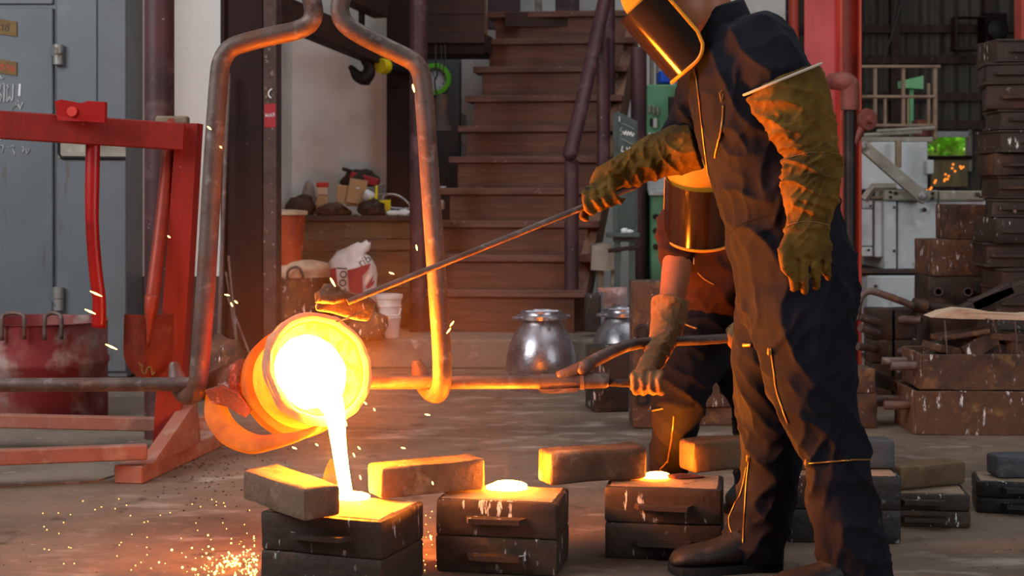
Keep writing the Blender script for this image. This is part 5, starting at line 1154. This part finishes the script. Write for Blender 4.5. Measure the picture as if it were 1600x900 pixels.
# zips, seams, pocket
seam(bv, [(1086, 108), (1090, 130), (1094, 165), (1098, 200), (1103, 240), (1108, 275)], .0022, 'zip', 'zip', suit)
zp = seam(bv, [(1131, 165), (1130, 185), (1127, 205), (1122, 225), (1118, 246)], .0028, 'pocket_zip', 'zip', suit)
if zp: 
    p = surf(bv, 1130, 158, .006)
    if p: obj('zip_pull', tb([p, p + Vector((.006, 0, .02)), p + Vector((.002, 0, .028)), p + Vector((-.004, 0, .02)), p], .002, 6), 'zip', zp)
seam(bv, [(1205, 545), (1209, 575), (1214, 610), (1222, 635), (1232, 662)], .0020, 'zip', 'zip', suit)
seam(bv, [(1258, 724), (1290, 722), (1325, 719), (1358, 718)], .0022, 'knee_zip', 'zip', suit)
seam(bv, [(1172, 712), (1168, 745), (1165, 780), (1163, 815), (1161, 850)], .0018, 'ankle_zip', 'zip', suit)
seam(bv, [(1167, 730), (1158, 770), (1142, 800), (1140, 820), (1146, 838)], .0018, 'ankle_zip', 'zip', suit)
seam(bv, [(1162, 540), (1175, 540)], .006, 'zip_pull', 'zip', suit, n=8)
seam(bv, [(1130, 370), (1160, 350), (1195, 338), (1220, 335)], .0016, 'waist_seam', 'coverall', suit, .001)
for (x, y) in ((1171, 716), (1263, 723), (1204, 548)):
    p = surf(bv, x, y, .004)
    if p: bm = B(); box(bm, p, (.010, .006, .018), None, .002); obj('zip_pull', bm, 'zip', suit)
# near glove (hanging arm)
def glove_mesh(parts, voxel, amp, freq, joints, seed, sm=3): 
    bm = B(); parts(bm); me = fuse(bm, voxel, sm); return wrinkle(me, amp, freq, joints, seed)
GLV = [(1224, 130, 3.665, 63, .092), (1238, 160, 3.655, 62, .09), (1254, 200, 3.645, 54, .082), (1268, 236, 3.635, 42, .066), (1269, 262, 3.63, 46, .068), (1268, 292, 3.62, 47, .066), (1266, 318, 3.61, 41, .056), (1263, 345, 3.605, 34, .044), (1261, 365, 3.60, 36, .038), (1261, 388, 3.59, 40, .034), (1262, 398, 3.59, 39, .028)]
def near_hand(bm):
    limb(bm, GLV, 22, 3, True)
    for (x0, x1, ty, r, bend) in ((1233, 1240, 452, .0118, .012), (1253, 1257, 455, .0122, .014), (1273, 1276, 449, .0120, .016), (1292, 1293, 434, .0108, .018)):
        pts = [K(x0, 396, 3.585), K((x0 + x1) / 2, 418, 3.57), K(x1, ty - 10, 3.58), K(x1, ty, 3.58 + bend)]
        finger(bm, pts, [r, r * 1.02, r * .95, r * .8]); ball(bm, pts[-1], (r * .8,) * 3)
    pts = [K(1236, 372, 3.59), K(1227, 388, 3.575), K(1226, 405, 3.57), K(1230, 422, 3.57)]
    finger(bm, pts, [.02, .0165, .015, .012]); ball(bm, pts[-1], (.012,) * 3)
g1 = glove_mesh(near_hand, .0040, .005, (11, 11, 26), [(K(1268, 275, 3.6), .10, .024), (K(1262, 330, 3.58), .06, .010), (K(1215, 190, 3.6), .09, .010), (K(1262, 355, 3.58), .04, .004)], 9.0, 2)
go = obj('glove', g1, 'leather', man, True); go['label'] = 'long yellow brown suede gauntlet on the hanging arm'
bvg = BVHTree.FromPolygons([parent_matrix(man) @ v.co for v in g1.vertices], [tuple(p.vertices) for p in g1.polygons])
c = K(1222.5, 124, 3.665); ax = Vector((.926, 0, .377))
obj('glove_binding', tb([c + ax * (pm(64.5, 3.665) * math.cos(q)) + Vector((-.03, -.08 * 0, 0)) * 0 + Vector((0, .094 * math.sin(q), 0)) for q in [2 * math.pi * k / 40 for k in range(40)]], .0034, 8, loop=True), 'piping', go, True)
seam(bvg, [(1230, 248), (1255, 240), (1285, 238), (1310, 240)], .0009, 'stitching', 'leather_tan', go, .001)
seam(bvg, [(1231, 352), (1250, 347), (1275, 347), (1295, 352)], .0009, 'stitching', 'leather_tan', go, .001)
# far glove (hand on the skimming rod)
GLF = [(1088, 226, 4.03, 40, .062), (1060, 234, 4.04, 40, .062), (1030, 244, 4.05, 36, .056), (1000, 256, 4.05, 32, .05), (974, 266, 4.05, 27, .042), (955, 276, 4.045, 24, .036), (942, 286, 4.04, 23, .034), (937, 294, 4.035, 18, .028)]
def far_hand(bm):
    limb(bm, GLF, 20, 3, True)
    for i, (x, y) in enumerate(((917, 303), (931, 297), (946, 291), (960, 286))):
        pts = [K(x + 4, y - 10, 4.03), K(x - 3, y + 2, 4.0), K(x - 2, y + 17, 3.985), K(x + 6, y + 27, 3.995), K(x + 14, y + 26, 4.02)]
        r = (.0100, .0106, .0106, .0096)[i]; finger(bm, pts, [r * 1.05, r, r, r * .95, r * .8]); ball(bm, pts[-1], (r * .8,) * 3)
    pts = [K(938, 302, 4.05), K(924, 318, 4.055), K(914, 328, 4.05), K(913, 340, 4.04)]
    finger(bm, pts, [.018, .016, .0145, .012]); ball(bm, pts[-1], (.012,) * 3)
g2 = glove_mesh(far_hand, .0040, .004, (12, 12, 22), [(K(1000, 262, 4.0), .11, .016), (K(950, 280, 4.0), .06, .005)], 4.0, 2)
go = obj('glove', g2, 'leather', man, True); go['label'] = 'yellow brown suede gauntlet gripping the skimming rod'
# face shield and headgear
def pxdir(x, y): return Vector((x, 0, -y))
axtop = K(1018, -8, 3.85)
shield(man, axtop, pxdir(.653, .757), pxdir(-.757, .653), .104, pm(124, 3.85), R(-96), R(96), .055)
bm = B()
q = Vector((0, 0, 1)).rotation_difference(up)
rings = []
for u_, r_ in ((-.004, .108), (.02, .110), (.05, .106), (.08, .09), (.105, .062), (.12, .02)):
    cc2 = axtop + up * u_ - fw * (.03 + u_ * .25); rings.append([cc2 + (fw * math.cos(a) * 1.0 + sd * math.sin(a) * .92) * r_ for a in [2 * math.pi * k / 32 for k in range(32)]])
rings_to_mesh(bm, rings); hg = obj('headgear', bm, 'headgear', man, True, 50)
obj('pivot_knob', lt([(.012, 0), (.014, .004), (.012, .012), (.004, .013)], axtop + sd * .10 - fw * .008 + up * .0, 14, (0, -1, 0)), 'visor_rim', hg, True)
# boots
boot(man, Vector((K(1218, 0, 3.97).x, 3.99, 0)), Vector((K(1047, 0, 3.94).x, 3.93, 0)), .105)
boot(man, Vector((K(1378, 0, 3.72).x, 3.73, 0)), Vector((K(1200, 0, 3.68).x, 3.66, 0)), .105)

# ---------------------------------------------------------------- crouching worker holding the ladle fork
T2 = [(1100, 316, 4.47, 34, .07), (1100, 340, 4.50, 64, .11), (1102, 380, 4.55, 74, .135), (1112, 430, 4.61, 70, .135), (1124, 470, 4.66, 68, .14), (1130, 505, 4.68, 64, .14)]
A2R = [(1068, 338, 4.50, 38, .065), (1058, 370, 4.48, 34, .058), (1058, 400, 4.45, 27, .05), (1056, 432, 4.41, 23.5, .043), (1049, 470, 4.345, 20, .036), (1037, 528, 4.26, 14, .026), (1018, 566, 4.17, 10, .018)]
A2L = [(1140, 340, 4.52, 34, .065), (1172, 380, 4.50, 28, .055), (1190, 430, 4.46, 24, .046), (1182, 490, 4.40, 20, .036), (1168, 520, 4.36, 16, .026)]
L2R = [(1112, 500, 4.66, 62, .125), (1092, 545, 4.56, 54, .11), (1070, 590, 4.46, 46, .095), (1060, 630, 4.40, 42, .085), (1052, 680, 4.45, 34, .07), (1044, 730, 4.53, 30, .062), (1040, 775, 4.60, 29, .058)]
L2L = [(1140, 505, 4.68, 58, .12), (1160, 560, 4.62, 52, .105), (1180, 615, 4.56, 46, .09), (1186, 640, 4.54, 42, .085), (1182, 700, 4.66, 34, .07), (1178, 750, 4.76, 30, .06)]
man2 = thing('person', 'crouching worker in brown shirt and face shield steadying the ladle fork', 'person', (K(1100, 0, 4.62).x, 4.62, 0))
fw2 = Vector((-.30, -.80, -.52)).normalized(); up2 = Vector((-.05, -.52, .85)); up2 = (up2 - fw2 * up2.dot(fw2)).normalized(); sd2 = up2.cross(fw2).normalized()
HC2 = K(1106, 272, 4.44)
HM2 = Matrix(((fw2.x, sd2.x, up2.x), (fw2.y, sd2.y, up2.y), (fw2.z, sd2.z, up2.z))).to_4x4()
bm = B(); head(bm, HC2, HM2, K(1102, 335, 4.52))
for L in (T2, L2R, L2L): limb(bm, shrink(L, .84), 16, 2)
for L in (A2R, A2L): limb(bm, L[:3] and shrink(L[:3], .84) + L[3:], 16, 2)
for x, y, Y in ((1012, 580, 4.14), (1164, 526, 4.355)): ball(bm, K(x, y, Y), (.014, .012, .018))
obj('body', fuse(bm, .0075, 3), 'skin', man2, True); face_bits(man2, HC2, HM2)
bm = B(); limb(bm, T2, 20, 3); limb(bm, A2R[:3] + [(1058, 398, 4.45, 29.5, .056)], 18, 3, False, True); limb(bm, A2L[:3], 18, 3)
sh = wrinkle(fuse(bm, .0085, 5), .009, (8, 8, 12), [(K(1060, 360, 4.45), .12, .007), (K(1110, 430, 4.5), .16, .006)], 6.0); shirt = obj('shirt', sh, 'shirt', man2, True)
bv2 = BVHTree.FromPolygons([parent_matrix(man2) @ v.co for v in sh.vertices], [tuple(p.vertices) for p in sh.polygons])
bm = B(); limb(bm, [(1124, 468, 4.66, 70, .142), (1128, 490, 4.67, 70, .142), (1128, 515, 4.68, 64, .135)], 20, 3); limb(bm, L2R, 20, 3); limb(bm, L2L, 20, 3)
tr = wrinkle(fuse(bm, .0085, 5), .009, (8, 8, 12), [(K(1060, 620, 4.4), .12, .007), (K(1120, 520, 4.6), .16, .007)], 7.0); trs = obj('trousers', tr, 'trousers', man2, True)
bvt = BVHTree.FromPolygons([parent_matrix(man2) @ v.co for v in tr.vertices], [tuple(p.vertices) for p in tr.polygons])
seam(bvt, [(1053, 650), (1050, 680), (1046, 705), (1043, 722)], .0022, 'ankle_zip', 'zip', trs); seam(bvt, [(1043, 720), (1036, 728), (1032, 733)], .002, 'ankle_zip', 'zip', trs)
seam(bvt, [(1072, 508), (1082, 512), (1089, 514)], .004, 'pocket_zip', 'zip', trs); seam(bvt, [(1020, 642), (1030, 640), (1037, 638)], .003, 'knee_zip', 'zip', trs)
seam(bv2, [(1090, 425), (1100, 435), (1115, 444)], .002, 'pocket_edge', 'zip', shirt); seam(bv2, [(1083, 402), (1084, 412)], .002, 'button_tab', 'piping', shirt)
for k, pts in enumerate(([(1078, 376), (1080, 373), (1081, 377)], [(1083, 375), (1086, 373), (1085, 377)], [(1088, 375), (1089, 371), (1091, 375)], [(1093, 374), (1095, 371), (1097, 374)], [(1099, 373), (1101, 369), (1102, 373)])): seam(bv2, pts, .0014, 'embroidery', 'piping', shirt)
# gloves
G2R = [(1049, 470, 4.345, 31, .055), (1044, 498, 4.32, 28, .05), (1036, 528, 4.26, 23, .042), (1024, 555, 4.19, 19, .034), (1014, 575, 4.15, 18, .03), (1008, 588, 4.13, 17, .026)]
def hand2r(bm):
    limb(bm, G2R, 20, 3, True)
    for i, x in enumerate((990, 1003, 1016, 1029)):
        pts = [K(x + 4, 582, 4.12), K(x, 590, 4.085), K(x, 603, 4.075), K(x + 3, 613, 4.095), K(x + 6, 611, 4.12)]
        r = .0098; finger(bm, pts, [r, r, r, r * .95, r * .8]); ball(bm, pts[-1], (r * .8,) * 3)
    pts = [K(1020, 578, 4.13), K(1000, 584, 4.10), K(990, 596, 4.10)]; finger(bm, pts, [.015, .0135, .011]); ball(bm, pts[-1], (.011,) * 3)
go2 = obj('glove', glove_mesh(hand2r, .004, .003, (12, 12, 22), [(K(1030, 540, 4.2), .07, .006)], 14.0, 2), 'leather_tan', man2, True)
G2L = [(1186, 470, 4.42, 28, .05), (1180, 500, 4.385, 24, .042), (1170, 520, 4.36, 19, .03), (1160, 530, 4.35, 16, .025)]
def hand2l(bm):
    limb(bm, G2L, 20, 3)
    for i, (x, y) in enumerate(((1144, 520), (1152, 524), (1161, 527), (1170, 529))):
        pts = [K(x + 10, y - 2, 4.36), K(x, y - 6, 4.33), K(x - 4, y + 4, 4.305), K(x - 2, y + 16, 4.315), K(x + 1, y + 22, 4.33)]
        r = .0098; finger(bm, pts, [r, r, r, r * .95, r * .8]); ball(bm, pts[-1], (r * .8,) * 3)
    pts = [K(1168, 516, 4.35), K(1150, 510, 4.33), K(1140, 516, 4.32)]; finger(bm, pts, [.015, .0135, .011]); ball(bm, pts[-1], (.011,) * 3)
obj('glove', glove_mesh(hand2l, .004, .003, (12, 12, 22), [], 24.0, 2), 'leather_tan', man2, True)
ax2 = K(1100, 268, 4.42) + fw2 * .03 + up2 * .0
shield(man2, ax2, -up2 * 1.0 + fw2 * .12, fw2, .105, .185, R(-92), R(92), .05)
bm = B(); rings = []
for u_, r_ in ((-.012, .112), (.012, .114), (.045, .108), (.078, .09), (.10, .06), (.112, .02)):
    cc2 = ax2 + up2 * u_ - fw2 * (.025 + u_ * .2); rings.append([cc2 + (fw2 * math.cos(a) + sd2 * math.sin(a) * .95) * r_ for a in [2 * math.pi * k / 32 for k in range(32)]])
rings_to_mesh(bm, rings); obj('headgear', bm, 'headgear', man2, True, 50)
def gnd(px, Y): return Vector((K(px, 0, Y).x, Y, 0))
boot(man2, gnd(1046, 4.68), gnd(1005, 4.45), .10); boot(man2, gnd(1185, 4.86), gnd(1150, 4.64), .10)

# ================================================================ fume hanging around the hot ladle (scatter colour tinted orange, also stands for the bloom of the glare)
def fume():
    m = bpy.data.materials.new('fume_and_bloom'); m.use_nodes = True; nt = m.node_tree; nt.nodes.remove(nt.nodes['Principled BSDF'])
    vs = nt.nodes.new('ShaderNodeVolumeScatter'); vs.inputs['Color'].default_value = (1.0, .62, .30, 1); vs.inputs['Anisotropy'].default_value = .2
    tc = nt.nodes.new('ShaderNodeTexCoord'); ln = nt.nodes.new('ShaderNodeVectorMath'); ln.operation = 'LENGTH'; nt.links.new(tc.outputs['Object'], ln.inputs[0])
    mr = nt.nodes.new('ShaderNodeMapRange'); mr.inputs['From Min'].default_value = .05; mr.inputs['From Max'].default_value = 1.0; mr.inputs['To Min'].default_value = FUME; mr.inputs['To Max'].default_value = 0.0
    nt.links.new(ln.outputs['Value'], mr.inputs['Value'])
    ns = nt.nodes.new('ShaderNodeTexNoise'); ns.inputs['Scale'].default_value = 2.2; ns.inputs['Detail'].default_value = 2; nt.links.new(tc.outputs['Object'], ns.inputs['Vector'])
    n2 = nt.nodes.new('ShaderNodeMapRange'); n2.inputs['From Min'].default_value = .3; n2.inputs['From Max'].default_value = .7; n2.inputs['To Min'].default_value = .5; n2.inputs['To Max'].default_value = 1.5; nt.links.new(ns.outputs['Fac'], n2.inputs['Value'])
    mu = nt.nodes.new('ShaderNodeMath'); mu.operation = 'MULTIPLY'; nt.links.new(mr.outputs[0], mu.inputs[0]); nt.links.new(n2.outputs[0], mu.inputs[1])
    nt.links.new(mu.outputs[0], vs.inputs['Density']); nt.links.new(vs.outputs[0], nt.nodes['Material Output'].inputs['Volume'])
    M['fume'] = m
    bm = B(); bmesh.ops.create_icosphere(bm, subdivisions=3, radius=1.0)
    o = obj('fume_bloom', bm, 'fume'); o.location = (-.46, 4.02, .50); o.scale = (.72, .66, .64)
    for v in o.data.vertices: v.co.z = max(v.co.z, -.78)
    return tag(o, 'thin orange-tinted fume and glare bloom around the hot ladle', 'fume', None, 'stuff')
FUME = 0.034
fume()
